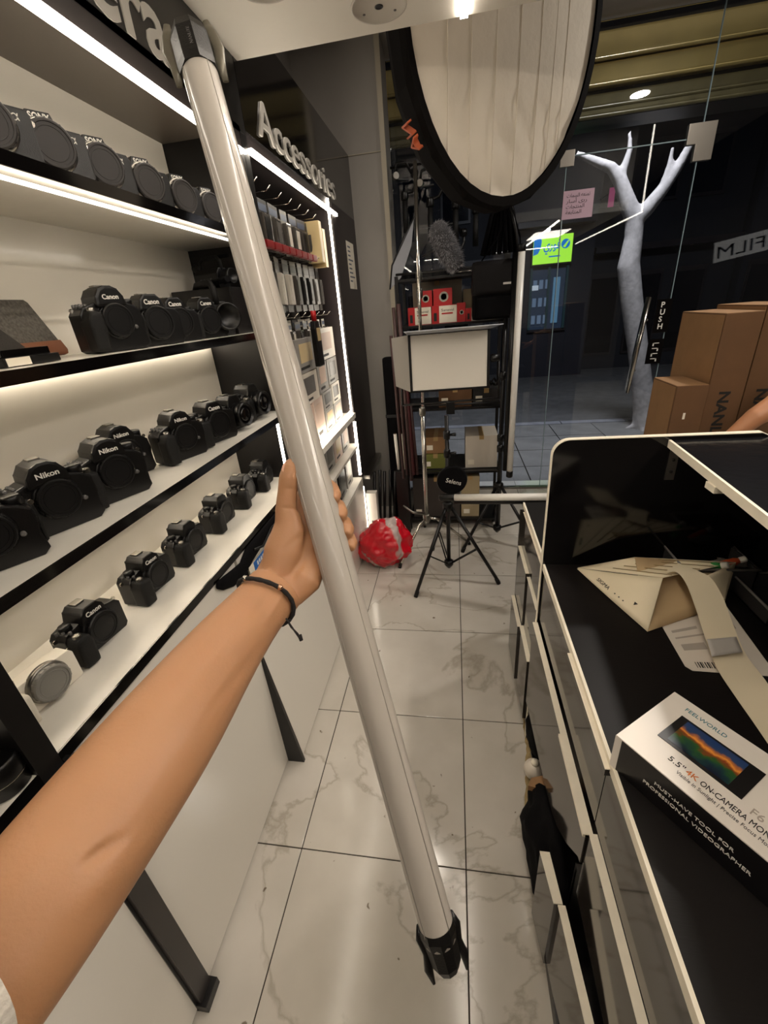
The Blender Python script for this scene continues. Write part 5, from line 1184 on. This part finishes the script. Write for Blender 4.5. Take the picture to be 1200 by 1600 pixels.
person = thing('person', 'photographer’s bare left arm reaching in from the lower left, hand gripping the tube', 'person', (0, 0, 0))
person['label'] = 'person reaching in from the lower left, bare forearm, hand gripping the white tube'
ar = bmesh.new()
def hw(p, d): return p * d / FPX
arm_pts = [(-150, 1690, .235, 118), (-60, 1570, .245, 122), (30, 1450, .27, 116), (125, 1322, .305, 105), (252, 1153, .37, 84), (345, 1024, .455, 60), (400, 955, .515, 47), (430, 922, .55, 45)]
pts = dense([(a, b, c) for a, b, c, _ in arm_pts], 4); rr = dense([(d, 0, 0) for *_, d in arm_pts], 4)
tube(ar, [px(*p) for p in pts], [hw(r[0], p[2]) for p, r in zip(pts, rr)], n=28, flat=.80, up=tuple(-CF))
# palm: broad wedge behind and left of the tube
tube(ar, [px(430, 925, .55), px(455, 885, .573), px(470, 850, .590), px(480, 815, .603), px(488, 785, .612), px(490, 765, .616)], [hw(42, .55), hw(46, .57), hw(46, .59), hw(42, .60), hw(38, .61), hw(26, .61)], n=22, flat=.52, up=tuple(-CF))
# heel on the little-finger side, showing right beside the tube
tube(ar, [px(452, 935, .552), px(473, 905, .565), px(484, 880, .578), px(500, 855, .60)], [hw(20, .55), hw(30, .56), hw(27, .57), hw(22, .6)], n=18, flat=.75, up=tuple(-CF))
# thumb mound and thumb along the tube's left side
tube(ar, [px(432, 900, .556), px(442, 862, .562), px(452, 826, .566), px(452, 800, .566)], [hw(26, .55), hw(30, .56), hw(25, .566), hw(17, .566)], n=18, flat=.75, up=tuple(-CF))
tube(ar, [px(450, 835, .566), px(447, 795, .565), px(449, 770, .563), px(452, 745, .560), px(455, 726, .559), px(456, 717, .560)], [hw(21, .566), hw(17, .565), hw(15.5, .563), hw(16, .56), hw(12.5, .56), hw(6, .56)], n=16, flat=.85, up=tuple(-CF))
# four fingers wrapping behind the tube, tips curling round its right side
def dc(v): # tube centre u at row v
    return 312 + (v - 112) * (684 - 312) / (1452 - 112)
for (v0, v1, ext, rad, dt) in ((768, 770, 26, .0112, -.004), (796, 798, 28, .0118, -.003), (823, 824, 31, .0113, -.002), (847, 845, 31, .0098, 0)):
    c0 = dc(v0)
    tube(ar, [px(c0 - 22, v0 + 8, .612), px(c0 + 2, v0 - 5, .618), px(c0 + 17, v0 - 10, .611), px(c0 + ext - 2, v1 - 6, .594), px(c0 + ext + 2, v1 + 4, .578 + dt), px(c0 + ext, v1 + 13, .569 + dt)], [rad * 1.1, rad * 1.05, rad, rad * .95, rad * .92, rad * .66], n=14)
arm = remeshed('body', ar, SKIN, .0022, person, 7)
# creases and tendons pressed into the skin: (pixel line, half width, depth in m; negative rises)
GR = [((128, 1352), (192, 1308), 9, .0030), ((60, 1300), (150, 1262), 26, .0022), ((120, 1420), (215, 1322), 22, -.0020), ((398, 960), (436, 905), 6, .0016), ((414, 975), (447, 915), 5, -.0016),
      ((452, 905), (478, 872), 6, .0022), ((436, 862), (470, 838), 4, .0010), ((300, 1060), (410, 965), 12, -.0014), ((330, 1110), (425, 990), 9, .0016), ((440, 792), (462, 796), 3, .0008), ((441, 763), (463, 765), 3, .0008)]
def seg(p, a, b):
    a, b = Vector(a), Vector(b); d = b - a; u = max(0, min(1, (p - a).dot(d) / d.length_squared)); return (p - a - d * u).length, u
for v in arm.data.vertices:
    r_ = v.co - EYE; z_ = r_.dot(CF)
    if z_ < .05 or v.normal.dot(r_) > 0: continue
    p = Vector((600 + FPX * r_.dot(CR) / z_, 800 + FPX * r_.dot(CD) / z_)); mv = 0
    for a_, b2, w_, dp in GR:
        d_, u_ = seg(p, a_, b2)
        if d_ < 3 * w_: mv += dp * math.exp(-(d_ / w_) ** 2) * (math.sin(PI * min(1, max(0, u_ * .8 + .1))))
    if mv: v.co += -v.normal * mv
NAIL = mat('thumb_nail', '#d9a58c', .3)
bm = bmesh.new(); bmesh.ops.create_icosphere(bm, subdivisions=3, radius=1)
for v in bm.verts: v.co = Vector((v.co.x * .0058, v.co.y * .0075, v.co.z * .0014))
bmesh.ops.transform(bm, matrix=basis((-CD).cross(Vector(CR) * .5 - CF * .8).normalized(), -CD, (-CR * .75 - CF * .66).normalized(), px(447.5, 732, .5535)), verts=bm.verts)
obj('thumb_nail', bm, NAIL, person, smooth=True)
# bracelet
wc, wd_ = px(414, 938, .53), (px(430, 922, .55) - px(385, 975, .497)).normalized()
u1 = (-CF - wd_ * (-CF).dot(wd_)).normalized(); u2 = wd_.cross(u1).normalized()
R1, R2 = hw(49, .53), hw(49, .53) * .86
ring = [wc + u2 * (R1 * math.cos(a)) + u1 * (R2 * math.sin(a)) + wd_ * (.004 * math.sin(2 * a)) for a in [i * 2 * PI / 40 for i in range(41)]]
brc = obj('bracelet', tube(bmesh.new(), ring, [.0026 + .0005 * (i % 2) for i in range(41)], n=8), mat('black_braided_cord', '#15100f', .7, bump=.8, bscale=900), person)
def rp_(a): return wc + u2 * (R1 * math.cos(a)) + u1 * (R2 * math.sin(a)) + wd_ * (.004 * math.sin(2 * a))
for k, a in enumerate((1.35, 2.6)):
    bm = bmesh.new(); bmesh.ops.create_icosphere(bm, subdivisions=3, radius=.0036); bmesh.ops.translate(bm, vec=rp_(a) + u1 * .0012, verts=bm.verts)
    obj('metal_bead', bm, mat('copper_bead', '#d3a88a', .2, metal=.9) if k == 0 else CHROME, brc, smooth=True)
for k in range(2):
    obj('cord_end', tube(bmesh.new(), [px(447, 966, .50), px(455, 978 + k * 2, .50), px(463 + k * 2, 990, .50), px(470 + k, 1000, .50)], .0011, n=6), bpy.data.materials['black_braided_cord'], brc)
obj('cord_knot', tube(bmesh.new(), [px(468, 992, .50), px(471, 1001, .50)], [.0026, .0022], n=8), bpy.data.materials['black_braided_cord'], brc)
# sleeve edge
slv = bmesh.new(); cs = lambda x, y, z: EYE + CR * (x + .0065) + CD * (y - .004) + CF * z
tube(slv, [cs(-.285, .285, .10), cs(-.262, .268, .15), cs(-.245, .255, .20), cs(-.2375, .249, .225)], [.054, .052, .050, .049], n=32, cap=False)
obj('sleeve', slv, mat('white_knit', '#d8d0c4', .9, bump=1, bscale=160), person, smooth=True)
